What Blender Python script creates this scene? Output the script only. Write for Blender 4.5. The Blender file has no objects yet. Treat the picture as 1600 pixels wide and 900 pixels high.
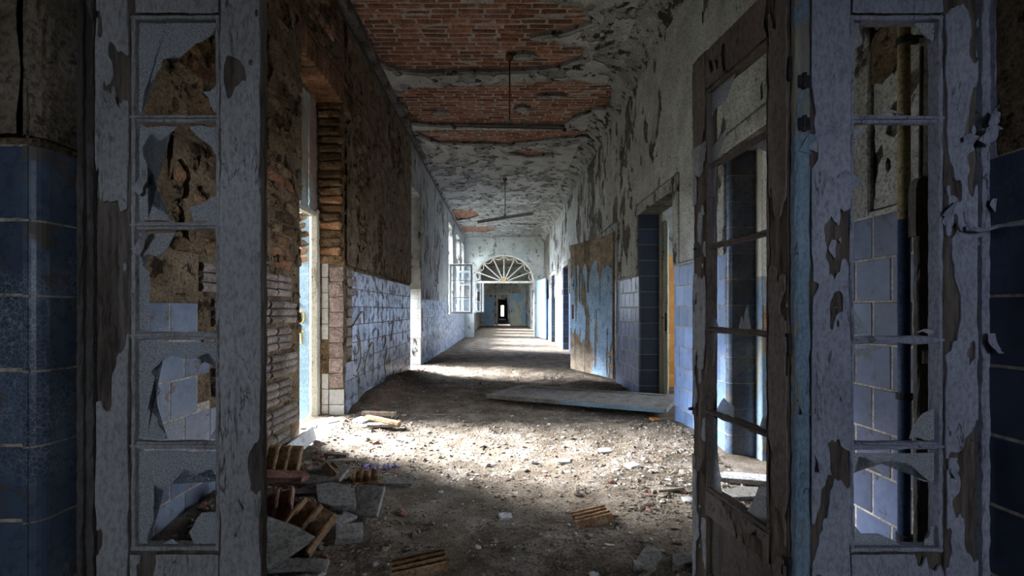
import bpy, bmesh, math, random
import numpy as np
from mathutils import Vector, Matrix, Euler

random.seed(7)
R = math.radians
scene = bpy.context.scene
COL = scene.collection

# ------------------------------------------------------------------ camera
F, CX, CY, EYE = 700.0, 787.0, 485.0, 1.10
cam_d = bpy.data.cameras.new('camera')
cam = bpy.data.objects.new('camera', cam_d)
COL.objects.link(cam)
cam.location = (0, 0, EYE)
cam.rotation_euler = (R(90), 0, 0)
cam_d.sensor_width = 36.0
cam_d.lens = F / 1600 * 36
cam_d.shift_x = (800 - CX) / 1600
cam_d.shift_y = (CY - 450) / 1600
cam_d.clip_start = 0.02
cam_d.clip_end = 300
scene.camera = cam

# ------------------------------------------------------------------ sky, sun, exposure
SKY, SUN = 18.0, 60.0
world = bpy.data.worlds.new('overcast_sky')
scene.world = world
world.use_nodes = True
bgn = world.node_tree.nodes['Background']
bgn.inputs[0].default_value = (0.76, 0.855, 1.0, 1)
bgn.inputs[1].default_value = SKY
sun_d = bpy.data.lights.new('sun', 'SUN')
sun_d.energy = SUN
sun_d.angle = R(28)
sun_d.color = (0.93, 0.965, 1.0)
sun = bpy.data.objects.new('sun', sun_d)
COL.objects.link(sun)
sun.location = (-8, 6, 8)
sun.rotation_euler = Vector((1.95, -0.62, -1.15)).to_track_quat('-Z', 'Y').to_euler()

def portal(name, loc, direction, sx, sy):
    """guides sky sampling through an opening; gives off no light of its own"""
    d = bpy.data.lights.new(name, 'AREA')
    d.shape = 'RECTANGLE'; d.size = sx; d.size_y = sy
    d.cycles.is_portal = True
    o = bpy.data.objects.new(name, d); COL.objects.link(o)
    o.location = loc
    o.rotation_euler = Vector(direction).to_track_quat('-Z', 'Z').to_euler()

vs = scene.view_settings
vs.view_transform = 'Standard'
vs.look = 'None'
vs.gamma = 1.0
vs.exposure = 0.5
vs.use_curve_mapping = False

# ------------------------------------------------------------------ helpers
def at(px, py, d):
    return Vector(((px - CX) * d / F, d, EYE - (py - CY) * d / F))

def on_floor(px, py, z=0.0):
    d = (EYE - z) * F / (py - CY)
    return Vector(((px - CX) * d / F, d, z))

def mesh(name, verts, faces, smooth=False):
    me = bpy.data.meshes.new(name)
    me.from_pydata([tuple(v) for v in verts], [], [tuple(f) for f in faces])
    me.update()
    if smooth:
        me.polygons.foreach_set('use_smooth', [True] * len(me.polygons))
    return me

def link(name, me, m=None, parent=None, loc=None, rot=None, scale=None):
    o = bpy.data.objects.new(name, me)
    COL.objects.link(o)
    if m is not None and me is not None and len(me.materials) == 0:
        me.materials.append(m)
    if parent is not None: o.parent = parent
    if loc is not None: o.location = loc
    if rot is not None: o.rotation_euler = rot
    if scale is not None: o.scale = scale
    return o

def tag(o, label=None, cat=None, group=None, kind=None):
    if label: o['label'] = label
    if cat: o['category'] = cat
    if group: o['group'] = group
    if kind: o['kind'] = kind
    return o

def thing(name, label, cat, loc=(0, 0, 0), rot=(0, 0, 0), group=None):
    o = bpy.data.objects.new(name, None)
    o.empty_display_size = 0.1
    COL.objects.link(o)
    o.location = loc; o.rotation_euler = rot
    return tag(o, label, cat, group)

class MB:
    """collects shapes into one mesh"""
    def __init__(self):
        self.v, self.f = [], []
    def add(self, vs_, fs_, M=None):
        n = len(self.v)
        self.v += [tuple(M @ Vector(p)) if M is not None else tuple(p) for p in vs_]
        self.f += [tuple(i + n for i in f) for f in fs_]
        return self
    def box(self, x0, x1, y0, y1, z0, z1, M=None):
        v = [(x, y, z) for x in (x0, x1) for y in (y0, y1) for z in (z0, z1)]
        f = [(0, 1, 3, 2), (4, 6, 7, 5), (0, 4, 5, 1), (2, 3, 7, 6), (0, 2, 6, 4), (1, 5, 7, 3)]
        return self.add(v, f, M)
    def cbox(self, x0, x1, y0, y1, z0, z1, b=0.003, M=None, jit=0.0):
        v, f = cbox_data(x0, x1, y0, y1, z0, z1, b, jit)
        return self.add(v, f, M)
    def tube(self, pts, r, n=8, closed=False):
        v, f = tube_data(pts, r, n, closed)
        return self.add(v, f)
    def build(self, name, m, parent=None, smooth=False):
        return link(name, mesh(name, self.v, self.f, smooth), m, parent)

def cbox_data(x0, x1, y0, y1, z0, z1, b=0.003, jit=0.0):
    bm = bmesh.new()
    lo, hi = (x0, y0, z0), (x1, y1, z1)
    b = min(b, *(0.45 * abs(hi[i] - lo[i]) for i in range(3)))
    pts = []
    for sx in (0, 1):
        for sy in (0, 1):
            for sz in (0, 1):
                s = (sx, sy, sz)
                j = [random.uniform(-jit, jit) for _ in range(3)]
                for ax in range(3):
                    p = []
                    for i in range(3):
                        base = hi[i] if s[i] else lo[i]
                        if i != ax: pass
                        if i == ax: p.append(base + j[i])
                        else: p.append(base + (-b if s[i] else b) + j[i])
                    pts.append(bm.verts.new(p))
    r = bmesh.ops.convex_hull(bm, input=bm.verts[:])
    bmesh.ops.dissolve_limit(bm, angle_limit=0.01, verts=bm.verts[:], edges=bm.edges[:])
    bm.verts.index_update()
    v = [tuple(x.co) for x in bm.verts]
    f = [tuple(x.index for x in fc.verts) for fc in bm.faces]
    bm.free()
    return v, f

def tube_data(pts, r, n=8, closed=False):
    pts = [Vector(p) for p in pts]
    rr = r if isinstance(r, (list, tuple)) else [r] * len(pts)
    v, f = [], []
    m = len(pts)
    up0 = None
    for i, p in enumerate(pts):
        if closed: t = pts[(i + 1) % m] - pts[i - 1]
        else: t = pts[min(i + 1, m - 1)] - pts[max(i - 1, 0)]
        t.normalize()
        if up0 is None:
            up0 = t.orthogonal().normalized()
        a = (up0 - t * up0.dot(t)).normalized()
        up0 = a
        b = t.cross(a)
        for k in range(n):
            q = 2 * math.pi * k / n
            v.append(p + (a * math.cos(q) + b * math.sin(q)) * rr[i])
    for i in range(m if closed else m - 1):
        for k in range(n):
            j = (i + 1) % m
            f.append((i * n + k, i * n + (k + 1) % n, j * n + (k + 1) % n, j * n + k))
    if not closed:
        f.append(tuple(range(n - 1, -1, -1)))
        f.append(tuple((m - 1) * n + k for k in range(n)))
    return v, f

# ---- noise on numpy arrays
def _hash(ix, iy, seed):
    h = (ix.astype(np.int64) * 374761393 + iy.astype(np.int64) * 668265263 + seed * 974711) & 0x7fffffff
    h = ((h ^ (h >> 13)) * 1274126177) & 0x7fffffff
    return ((h ^ (h >> 16)) & 0xffff) / 65535.0
def vnoise(x, y, seed=0):
    x = np.asarray(x, float); y = np.asarray(y, float)
    ix, iy = np.floor(x), np.floor(y)
    fx, fy = x - ix, y - iy
    fx = fx * fx * (3 - 2 * fx); fy = fy * fy * (3 - 2 * fy)
    a, b = _hash(ix, iy, seed), _hash(ix + 1, iy, seed)
    c, d = _hash(ix, iy + 1, seed), _hash(ix + 1, iy + 1, seed)
    return (a * (1 - fx) + b * fx) * (1 - fy) + (c * (1 - fx) + d * fx) * fy
def fbm(x, y, seed=0, octv=4, gain=0.5):
    s, amp, tot = 0, 1.0, 0
    for o in range(octv):
        s = s + amp * vnoise(x * 2 ** o, y * 2 ** o, seed + o * 17)
        tot += amp; amp *= gain
    return s / tot

def poly_dist(px, py, poly):
    """signed distance to a polygon on arrays, positive outside"""
    px = np.asarray(px, float); py = np.asarray(py, float)
    d = np.full(px.shape, 1e9); inside = np.zeros(px.shape, bool)
    n = len(poly)
    for i in range(n):
        x1, y1 = poly[i]; x2, y2 = poly[(i + 1) % n]
        ex, ey = x2 - x1, y2 - y1
        t = np.clip(((px - x1) * ex + (py - y1) * ey) / (ex * ex + ey * ey + 1e-12), 0, 1)
        d = np.minimum(d, np.hypot(px - x1 - t * ex, py - y1 - t * ey))
        cond = (y1 > py) != (y2 > py)
        with np.errstate(divide='ignore', invalid='ignore'):
            xi = (x2 - x1) * (py - y1) / (y2 - y1 + 1e-15) + x1
        inside ^= cond & (px < xi)
    return np.where(inside, -d, d)

def clipped_sheet(u0, u1, v0, v1, step, fn, to3d, thick, curl=0.0):
    """a sheet over (u, v) kept where fn > 0, with its cut edges running back by thick.
    to3d(u, v, h) gives the point h in front of the surface."""
    nu = max(2, int(round((u1 - u0) / step)) + 1); nv = max(2, int(round((v1 - v0) / step)) + 1)
    us, vv = np.linspace(u0, u1, nu), np.linspace(v0, v1, nv)
    U, V = np.meshgrid(us, vv, indexing='ij')
    G = fn(U, V)
    ins = G > 0
    verts, faces, vid, eid = [], [], {}, {}
    cut = []
    H = np.clip(1.0 - G / 0.02, 0, 1) * curl if curl else None
    def node(i, j):
        k = (i, j)
        if k not in vid:
            vid[k] = len(verts)
            verts.append(to3d(us[i], vv[j], thick + (H[i, j] if curl else 0)))
        return vid[k]
    def edge(i, j, k, l):
        key = (i, j, k, l) if (i, j) < (k, l) else (k, l, i, j)
        if key not in eid:
            i, j, k, l = key
            t = G[i, j] / (G[i, j] - G[k, l])
            t = min(max(t, 0.02), 0.98)
            u, v = us[i] + t * (us[k] - us[i]), vv[j] + t * (vv[l] - vv[j])
            top = len(verts); verts.append(to3d(u, v, thick + curl))
            bot = len(verts); verts.append(to3d(u, v, 0.0))
            eid[key] = (top, bot)
        return eid[key]
    for i in range(nu - 1):
        for j in range(nv - 1):
            cs = ((i, j), (i + 1, j), (i + 1, j + 1), (i, j + 1))
            s = [ins[c] for c in cs]
            if not any(s): continue
            if all(s):
                faces.append([node(*c) for c in cs]); continue
            ring, cross = [], []
            for k in range(4):
                a, b = cs[k], cs[(k + 1) % 4]
                if s[k]: ring.append(node(*a))
                if s[k] != s[(k + 1) % 4]:
                    e = edge(*a, *b)
                    ring.append(e[0]); cross.append((e, s[k]))
            if len(ring) >= 3: faces.append(ring)
            if len(cross) == 2:
                (ea, ao), (eb, bo) = cross
                first, second = (ea, eb) if ao else (eb, ea)
                faces.append((second[0], first[0], first[1], second[1]))
    return verts, faces

# ------------------------------------------------------------------ materials
class NT:
    def __init__(self, name):
        self.m = bpy.data.materials.new(name)
        self.m.use_nodes = True
        self.t = self.m.node_tree
        self.n = self.t.nodes
        self.bsdf = self.n['Principled BSDF']
        geo = self.n.new('ShaderNodeNewGeometry')
        self.pos = geo.outputs['Position']
        oi = self.n.new('ShaderNodeObjectInfo')
        self.rnd = oi.outputs['Random']
    def link(self, a, b): self.t.links.new(a, b)
    def noise(self, scale, detail=6, rough=0.6, stretch=(1, 1, 1), off=(0, 0, 0), dist=0.0, rnd=False):
        mp = self.n.new('ShaderNodeMapping')
        self.link(self.pos, mp.inputs['Vector'])
        mp.inputs['Scale'].default_value = stretch
        mp.inputs['Location'].default_value = off
        t = self.n.new('ShaderNodeTexNoise')
        t.inputs['Scale'].default_value = scale
        t.inputs['Detail'].default_value = detail
        t.inputs['Roughness'].default_value = rough
        t.inputs['Distortion'].default_value = dist
        self.link(mp.outputs[0], t.inputs['Vector'])
        return t.outputs[0]
    def voro(self, scale, feature='DISTANCE_TO_EDGE', stretch=(1, 1, 1)):
        mp = self.n.new('ShaderNodeMapping')
        self.link(self.pos, mp.inputs['Vector'])
        mp.inputs['Scale'].default_value = stretch
        t = self.n.new('ShaderNodeTexVoronoi')
        t.feature = feature
        t.inputs['Scale'].default_value = scale
        self.link(mp.outputs[0], t.inputs['Vector'])
        return t.outputs[0]
    def ramp(self, fac, stops, interp='LINEAR'):
        r = self.n.new('ShaderNodeValToRGB')
        r.color_ramp.interpolation = interp
        el = r.color_ramp.elements
        while len(el) < len(stops): el.new(0.5)
        for e, (p, c) in zip(el, stops):
            e.position = p
            c = (c, c, c) if isinstance(c, (int, float)) else c
            e.color = (*c[:3], 1)
        if isinstance(fac, (int, float)): r.inputs[0].default_value = fac
        else: self.link(fac, r.inputs[0])
        return r.outputs[0]
    def mix(self, fac, a, b, mode='MIX'):
        x = self.n.new('ShaderNodeMix')
        x.data_type = 'RGBA'; x.blend_type = mode
        for sock, val in ((x.inputs[0], fac), (x.inputs[6], a), (x.inputs[7], b)):
            if isinstance(val, (int, float)):
                if sock == x.inputs[0]: sock.default_value = val
                else: sock.default_value = (val, val, val, 1)
            elif isinstance(val, (tuple, list)): sock.default_value = (*val[:3], 1)
            else: self.link(val, sock)
        return x.outputs[2]
    def math(self, op, a, b=0.0):
        x = self.n.new('ShaderNodeMath'); x.operation = op
        for s, val in ((x.inputs[0], a), (x.inputs[1], b)):
            if isinstance(val, (int, float)): s.default_value = val
            else: self.link(val, s)
        return x.outputs[0]
    def bump(self, h, strength=0.5, dist=0.01, prev=None):
        b = self.n.new('ShaderNodeBump')
        b.inputs['Strength'].default_value = strength
        b.inputs['Distance'].default_value = dist
        self.link(h, b.inputs['Height'])
        if prev is not None: self.link(prev, b.inputs['Normal'])
        return b.outputs[0]
    def done(self, color, rough=0.8, normal=None, spec=0.3, metal=0.0):
        B = self.bsdf
        if isinstance(color, (tuple, list)): B.inputs['Base Color'].default_value = (*color[:3], 1)
        else: self.link(color, B.inputs['Base Color'])
        if isinstance(rough, (int, float)): B.inputs['Roughness'].default_value = rough
        else: self.link(rough, B.inputs['Roughness'])
        B.inputs['Specular IOR Level'].default_value = spec
        B.inputs['Metallic'].default_value = metal
        if normal is not None: self.link(normal, B.inputs['Normal'])
        return self.m

def mat_mottled(name, a, b, c, scale=6, spots=None, bump=0.6, dist=0.02, stretch=(1, 1, 1), rnd=0.0, rough=0.9, fine=60):
    """three tones by noise, optional dark spots, rough relief, per-object variation"""
    t = NT(name)
    n1 = t.noise(scale, 8, 0.65, stretch)
    col = t.ramp(n1, [(0.30, a), (0.5, b), (0.70, c)])
    n2 = t.noise(fine, 4, 0.7, stretch)
    col = t.mix(0.85, col, t.ramp(n2, [(0.34, 0.30), (0.52, 0.92), (0.68, 1.12)]), 'MULTIPLY')
    pit = t.ramp(t.noise(fine * 0.45, 6, 0.75, stretch, (6, 1, 2)), [(0.30, 1.0), (0.40, 0.0)])
    col = t.mix(t.math('MULTIPLY', pit, 0.75), col, t.mix(1.0, col, 0.18, 'MULTIPLY'))
    h = t.mix(0.45, n1, n2)
    h = t.mix(t.math('MULTIPLY', pit, 0.7), h, 0.0)
    if spots:
        sc, thr, scol, st = spots
        n3 = t.noise(sc, 7, 0.7, st, (3.1, 1.7, 5.3))
        msk = t.ramp(n3, [(thr, 0.0), (thr + 0.05, 1.0)])
        col = t.mix(msk, col, scol)
        h = t.mix(t.math('MULTIPLY', msk, 0.8), h, 0.0)
    if rnd:
        col = t.mix(1.0, col, t.ramp(t.rnd, [(0.0, 1 - rnd), (1.0, 1 + rnd * 0.6)]), 'MULTIPLY')
    return t.done(col, rough, t.bump(h, bump, dist), 0.15)

def mat_tile(name, a, b, grime=(0.10, 0.075, 0.05), grime_thr=0.60, rough=0.22, craze=0.35, rnd=0.35):
    """glazed ceramic with crazing, grime blotches and lost glaze"""
    t = NT(name)
    n1 = t.noise(5, 5, 0.6)
    col = t.ramp(n1, [(0.3, a), (0.72, b)])
    col = t.mix(1.0, col, t.ramp(t.rnd, [(0.0, 1 - rnd), (1.0, 1 + rnd * 0.5)]), 'MULTIPLY')
    cr = t.ramp(t.voro(70), [(0.0, 1.0), (0.055, 0.0)])
    crm = t.math('MULTIPLY', cr, t.ramp(t.noise(4, 3, 0.5, off=(7, 2, 1)), [(0.5, 0.0), (0.62, craze)]))
    col = t.mix(crm, col, (0.45, 0.48, 0.48))
    gm = t.ramp(t.noise(9, 9, 0.72, off=(2, 9, 4)), [(grime_thr, 0.0), (grime_thr + 0.07, 0.85)])
    col = t.mix(gm, col, grime)
    dirt = t.noise(28, 6, 0.7)
    col = t.mix(0.45, col, t.ramp(dirt, [(0.35, 0.5), (0.6, 1.0)]), 'MULTIPLY')
    ro = t.ramp(t.mix(0.5, gm, dirt), [(0.2, rough), (0.75, 0.75)])
    return t.done(col, ro, t.bump(t.mix(0.5, dirt, gm), 0.15, 0.004), 0.5)

def mat_peeled(name, paint, paint2, wood, wood2, thr=0.55, stretch=(1, 1, 0.25), scale=7, crack=1.0):
    """flaking paint over bare timber: paint stands proud of the wood"""
    t = NT(name)
    grain = t.noise(22, 6, 0.65, (1, 1, 0.08))
    wc = t.ramp(grain, [(0.3, wood), (0.7, wood2)])
    pn = t.noise(3, 6, 0.6)
    pc = t.ramp(pn, [(0.3, paint), (0.7, paint2)])
    spk = t.noise(95, 4, 0.75, (1, 1, 0.5))
    pc = t.mix(0.6, pc, t.ramp(spk, [(0.36, 0.35), (0.56, 1.0)]), 'MULTIPLY')
    crk = t.ramp(t.noise(11, 4, 0.55, (1.6, 1.6, 0.22), (1, 2, 3), 1.2), [(0.485, 1.0), (0.5, 0.0), (0.515, 1.0)])
    crk_on = t.ramp(t.noise(9, 4, 0.6, (1, 1, .5), off=(1, 5, 2)), [(0.5, 0.0), (0.58, crack * .9)])
    pc = t.mix(t.math('MULTIPLY', t.math('SUBTRACT', 1.0, crk), crk_on), pc, (0.02, 0.018, 0.018))
    msk = t.ramp(t.noise(scale, 8, 0.62, stretch, (4, 3, 8), 0.6), [(thr, 0.0), (thr + 0.025, 1.0)])
    col = t.mix(msk, pc, wc)
    h = t.mix(msk, t.mix(0.25, 0.9, spk), t.mix(0.3, 0.2, grain))
    return t.done(col, 0.72, t.bump(h, 0.8, 0.006), 0.25)

M = {}
M['ceil_plaster'] = mat_mottled('ceiling_plaster', (0.16, 0.155, 0.14), (0.32, 0.32, 0.30), (0.46, 0.47, 0.45), 3.0,
                                (6, 0.535, (0.035, 0.03, 0.024), (1, 1, 1)), 1.0, 0.03)
M['wall_plaster'] = mat_mottled('wall_plaster', (0.24, 0.235, 0.21), (0.42, 0.415, 0.39), (0.58, 0.585, 0.57), 2.5,
                                (5, 0.545, (0.05, 0.042, 0.034), (1, 1, 0.45)), 0.9, 0.025)
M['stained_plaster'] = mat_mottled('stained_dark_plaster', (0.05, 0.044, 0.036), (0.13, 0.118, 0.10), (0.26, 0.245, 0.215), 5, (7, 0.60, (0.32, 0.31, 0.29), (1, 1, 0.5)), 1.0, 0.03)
M['arch_plaster'] = mat_mottled('pale_grey_green_plaster', (0.30, 0.32, 0.29), (0.50, 0.52, 0.48), (0.66, 0.68, 0.64), 1.6, (3.5, 0.56, (0.16, 0.165, 0.145), (1, 1, 1)), 0.6, 0.02)
M['under_coat'] = mat_mottled('under_coat', (0.035, 0.03, 0.025), (0.08, 0.07, 0.055), (0.16, 0.14, 0.11), 8, None, 0.9, 0.02)
M['pale_paint'] = mat_mottled('pale_distemper', (0.30, 0.30, 0.27), (0.42, 0.42, 0.39), (0.55, 0.56, 0.54), 3, (6, 0.63, (0.07, 0.06, 0.05), (1, 1, 0.6)), 0.6, 0.015)
M['brown_render'] = mat_mottled('brown_render', (0.105, 0.072, 0.043), (0.215, 0.155, 0.095), (0.33, 0.25, 0.165), 7,
                                (10, 0.58, (0.03, 0.02, 0.012), (1, 1, 1)), 1.0, 0.05)
M['mortar'] = mat_mottled('mortar', (0.14, 0.12, 0.10), (0.26, 0.23, 0.20), (0.36, 0.33, 0.29), 14, None, 0.8, 0.02)
M['ceil_mortar'] = mat_mottled('ceiling_mortar', (0.26, 0.22, 0.19), (0.40, 0.36, 0.32), (0.50, 0.46, 0.42), 10, None, 0.8, 0.02)
M['brick_red'] = mat_mottled('red_brick', (0.18, 0.078, 0.045), (0.33, 0.145, 0.088), (0.44, 0.22, 0.145), 9,
                             (12, 0.64, (0.30, 0.25, 0.22), (1, 1, 1)), 0.8, 0.02, (1, 1, 1), 0.5)
M['brick_brown'] = mat_mottled('brown_brick', (0.11, 0.065, 0.036), (0.24, 0.155, 0.088), (0.35, 0.255, 0.16), 8,
                               (14, 0.57, (0.035, 0.02, 0.01), (1, 1, 1)), 1.0, 0.05, (1, 1, 1), 0.5)
M['brick_orange'] = mat_mottled('orange_brick', (0.15, 0.068, 0.038), (0.31, 0.155, 0.085), (0.43, 0.265, 0.165), 9,
                                (13, 0.6, (0.22, 0.18, 0.14), (1, 1, 1)), 0.9, 0.03, (1, 1, 1), 0.45)
M['imprint'] = mat_mottled('tile_bed_mortar', (0.15, 0.12, 0.10), (0.28, 0.235, 0.20), (0.38, 0.33, 0.29), 9, None, 0.9, 0.02, (1, 1, 1), 0.3)
M['imprint_pink'] = mat_mottled('pinkish_tile_bed', (0.24, 0.18, 0.165), (0.36, 0.28, 0.26), (0.46, 0.38, 0.36), 12, None, 0.7, 0.012, (1, 1, 1), 0.2)
M['tile_blue'] = mat_tile('dark_blue_tile', (0.050, 0.078, 0.13), (0.10, 0.14, 0.205), (0.10, 0.075, 0.05), 0.535, 0.25, 0.7)
M['tile_slate'] = mat_tile('slate_blue_tile', (0.11, 0.14, 0.195), (0.20, 0.235, 0.30), (0.13, 0.07, 0.035), 0.56, 0.3, 0.6)
M['tile_mid'] = mat_tile('mid_blue_tile', (0.14, 0.23, 0.44), (0.23, 0.34, 0.58), (0.09, 0.08, 0.07), 0.64, 0.3, 0.1)
M['tile_navy'] = mat_tile('navy_tile', (0.030, 0.044, 0.085), (0.05, 0.072, 0.13), (0.05, 0.045, 0.04), 0.66, 0.28, 0.1)
M['tile_pale'] = mat_tile('pale_blue_tile', (0.225, 0.265, 0.345), (0.38, 0.42, 0.505), (0.05, 0.045, 0.045), 0.50, 0.3, 0.15)
M['tile_dusk'] = mat_tile('dusky_blue_tile', (0.07, 0.092, 0.16), (0.12, 0.15, 0.25), (0.05, 0.045, 0.045), 0.57, 0.3, 0.0)
M['tile_white'] = mat_tile('white_tile', (0.46, 0.47, 0.47), (0.60, 0.61, 0.62), (0.22, 0.19, 0.16), 0.66, 0.25, 0.2, 0.12)
M['tile_orange'] = mat_tile('orange_tile', (0.60, 0.24, 0.03), (0.72, 0.33, 0.06), (0.3, 0.13, 0.03), 0.68, 0.3, 0.1, 0.15)
M['grout'] = mat_mottled('grout', (0.26, 0.22, 0.17), (0.42, 0.37, 0.30), (0.54, 0.49, 0.42), 20, None, 0.5, 0.01)
M['grey_door'] = mat_peeled('grey_flaking_paint', (0.30, 0.29, 0.29), (0.42, 0.41, 0.415), (0.10, 0.085, 0.075), (0.20, 0.175, 0.155), 0.62)
M['brown_door'] = mat_peeled('worn_brown_paint', (0.115, 0.085, 0.07), (0.20, 0.155, 0.13), (0.07, 0.05, 0.04), (0.20, 0.17, 0.145), 0.56)
M['lilac_door'] = mat_peeled('lilac_grey_flaking_paint', (0.26, 0.27, 0.36), (0.38, 0.39, 0.48), (0.10, 0.09, 0.085), (0.19, 0.175, 0.165), 0.64)
M['blue_post'] = mat_peeled('blue_flaking_paint', (0.14, 0.22, 0.31), (0.26, 0.35, 0.44), (0.17, 0.16, 0.13), (0.36, 0.34, 0.27), 0.54)
M['blue_peel'] = mat_peeled('blue_paint_over_tan_board', (0.20, 0.35, 0.55), (0.34, 0.50, 0.68), (0.20, 0.16, 0.115), (0.34, 0.275, 0.20), 0.50, (1, 1, 0.28), 2.6)
M['pale_blue_door'] = mat_peeled('pale_blue_door_paint', (0.15, 0.23, 0.29), (0.21, 0.30, 0.36), (0.28, 0.27, 0.22), (0.36, 0.34, 0.28), 0.6, (1, 1, 1), 1.5, 0.3)
M['cream_frame'] = mat_peeled('cream_frame_paint', (0.50, 0.47, 0.38), (0.62, 0.59, 0.50), (0.22, 0.19, 0.14), (0.36, 0.33, 0.26), 0.63)
M['white_frame'] = mat_peeled('white_window_paint', (0.62, 0.64, 0.65), (0.75, 0.77, 0.78), (0.24, 0.22, 0.20), (0.42, 0.40, 0.37), 0.66)
M['board'] = mat_peeled('grey_brown_weathered_board', (0.33, 0.42, 0.43), (0.46, 0.54, 0.55), (0.22, 0.16, 0.12), (0.42, 0.34, 0.29), 0.49, (1, 1, 0.2), 4)
M['sooty_frame'] = mat_peeled('sooty_wood', (0.07, 0.062, 0.058), (0.13, 0.12, 0.11), (0.03, 0.026, 0.022), (0.08, 0.07, 0.06), 0.55)
M['rust'] = mat_mottled('rusty_iron', (0.05, 0.022, 0.012), (0.13, 0.06, 0.03), (0.22, 0.12, 0.06), 25, None, 0.5, 0.005)
M['dark_metal'] = mat_mottled('dark_iron', (0.015, 0.015, 0.017), (0.035, 0.035, 0.04), (0.07, 0.065, 0.06), 20, None, 0.4, 0.004, rough=0.55)
M['lamp_metal'] = mat_mottled('dusty_lamp_metal', (0.28, 0.27, 0.26), (0.42, 0.41, 0.39), (0.55, 0.54, 0.52), 12, (18, 0.6, (0.10, 0.06, 0.04), (1, 1, 1)), 0.3, 0.004, rough=0.5)
M['dirt'] = mat_mottled('trodden_dirt', (0.085, 0.062, 0.042), (0.20, 0.158, 0.118), (0.36, 0.31, 0.26), 4,
                        (26, 0.62, (0.06, 0.045, 0.033), (1, 1, 1)), 1.0, 0.03, fine=80)
M['rubble'] = mat_mottled('rubble_stone', (0.11, 0.085, 0.06), (0.22, 0.18, 0.14), (0.36, 0.315, 0.27), 15, None, 0.8, 0.01)
M['chips'] = mat_mottled('plaster_chips', (0.34, 0.33, 0.32), (0.50, 0.49, 0.48), (0.66, 0.66, 0.66), 12, None, 0.6, 0.008)
M['clay'] = mat_mottled('fired_clay', (0.19, 0.105, 0.05), (0.33, 0.20, 0.11), (0.44, 0.30, 0.18), 12, (16, 0.63, (0.10, 0.075, 0.05), (1, 1, 1)), 0.7, 0.01, (1, 1, 1), 0.25)
M['red_clay'] = mat_mottled('reddish_clay', (0.17, 0.08, 0.06), (0.29, 0.15, 0.115), (0.38, 0.23, 0.18), 12, None, 0.7, 0.01)
M['slab'] = mat_mottled('dusty_grey_slab', (0.15, 0.135, 0.118), (0.25, 0.232, 0.21), (0.35, 0.335, 0.315), 9, (22, 0.63, (0.10, 0.08, 0.06), (1, 1, 1)), 0.6, 0.008, (1, 1, 1), 0.25)
M['old_wood'] = mat_mottled('old_wood', (0.16, 0.12, 0.085), (0.30, 0.24, 0.18), (0.42, 0.36, 0.29), 9, None, 0.6, 0.006, (1, 1, 1), 0.3)
M['lavender'] = mat_mottled('lavender_plastic', (0.36, 0.31, 0.55), (0.46, 0.41, 0.66), (0.55, 0.50, 0.72), 9, None, 0.2, 0.004)
M['blue_chip'] = mat_mottled('pale_blue_glaze', (0.40, 0.52, 0.68), (0.50, 0.62, 0.78), (0.60, 0.70, 0.82), 9, None, 0.2, 0.004, rough=0.4)
M['graffiti'] = mat_mottled('orange_spray', (0.62, 0.26, 0.03), (0.72, 0.36, 0.06), (0.75, 0.42, 0.10), 9, None, 0.1, 0.002)
M['tag_paint'] = mat_mottled('faded_brown_spray', (0.22, 0.15, 0.08), (0.30, 0.20, 0.11), (0.36, 0.26, 0.16), 9, None, 0.1, 0.002)
M['pipe_tan'] = mat_mottled('tan_pipe_paint', (0.20, 0.165, 0.085), (0.30, 0.25, 0.14), (0.36, 0.30, 0.18), 7, None, 0.3, 0.004, rough=0.5)
M['pipe_blue'] = mat_mottled('dark_blue_pipe_paint', (0.03, 0.05, 0.10), (0.05, 0.08, 0.15), (0.07, 0.10, 0.18), 7, None, 0.3, 0.004, rough=0.4)
M['grass'] = mat_mottled('outside_ground', (0.06, 0.07, 0.045), (0.10, 0.105, 0.075), (0.15, 0.15, 0.12), 2, None, 0.4, 0.02)
M['bare_wood'] = mat_mottled('bare_weathered_wood', (0.06, 0.048, 0.04), (0.13, 0.108, 0.09), (0.22, 0.19, 0.165), 16, None, 0.8, 0.006, (1, 1, 0.10))
M['brown_wood'] = mat_mottled('bare_brown_wood', (0.07, 0.05, 0.038), (0.15, 0.115, 0.09), (0.24, 0.195, 0.16), 16, None, 0.8, 0.006, (1, 1, 0.10))
M['grey_film'] = mat_peeled('grey_paint_film', (0.30, 0.29, 0.29), (0.42, 0.41, 0.415), (0.1, 0.09, 0.08), (0.2, 0.18, 0.16), 0.80)
M['lilac_film'] = mat_peeled('lilac_paint_film', (0.27, 0.28, 0.36), (0.39, 0.40, 0.48), (0.1, 0.09, 0.085), (0.19, 0.175, 0.165), 0.80)
M['brown_film'] = mat_peeled('brown_paint_film', (0.15, 0.115, 0.095), (0.26, 0.205, 0.175), (0.07, 0.05, 0.04), (0.2, 0.17, 0.145), 0.80)
M['blue_post_film'] = mat_peeled('blue_post_paint_film', (0.15, 0.27, 0.42), (0.27, 0.40, 0.56), (0.3, 0.29, 0.25), (0.4, 0.38, 0.33), 0.66)
M['sage_frame'] = mat_peeled('sage_frame_paint', (0.26, 0.28, 0.22), (0.36, 0.38, 0.31), (0.13, 0.11, 0.08), (0.22, 0.2, 0.16), 0.6)
M['flake'] = mat_mottled('paint_flake', (0.22, 0.20, 0.19), (0.32, 0.30, 0.29), (0.40, 0.39, 0.38), 10, None, 0.3, 0.003, (1, 1, 1), 0.3)

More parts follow.
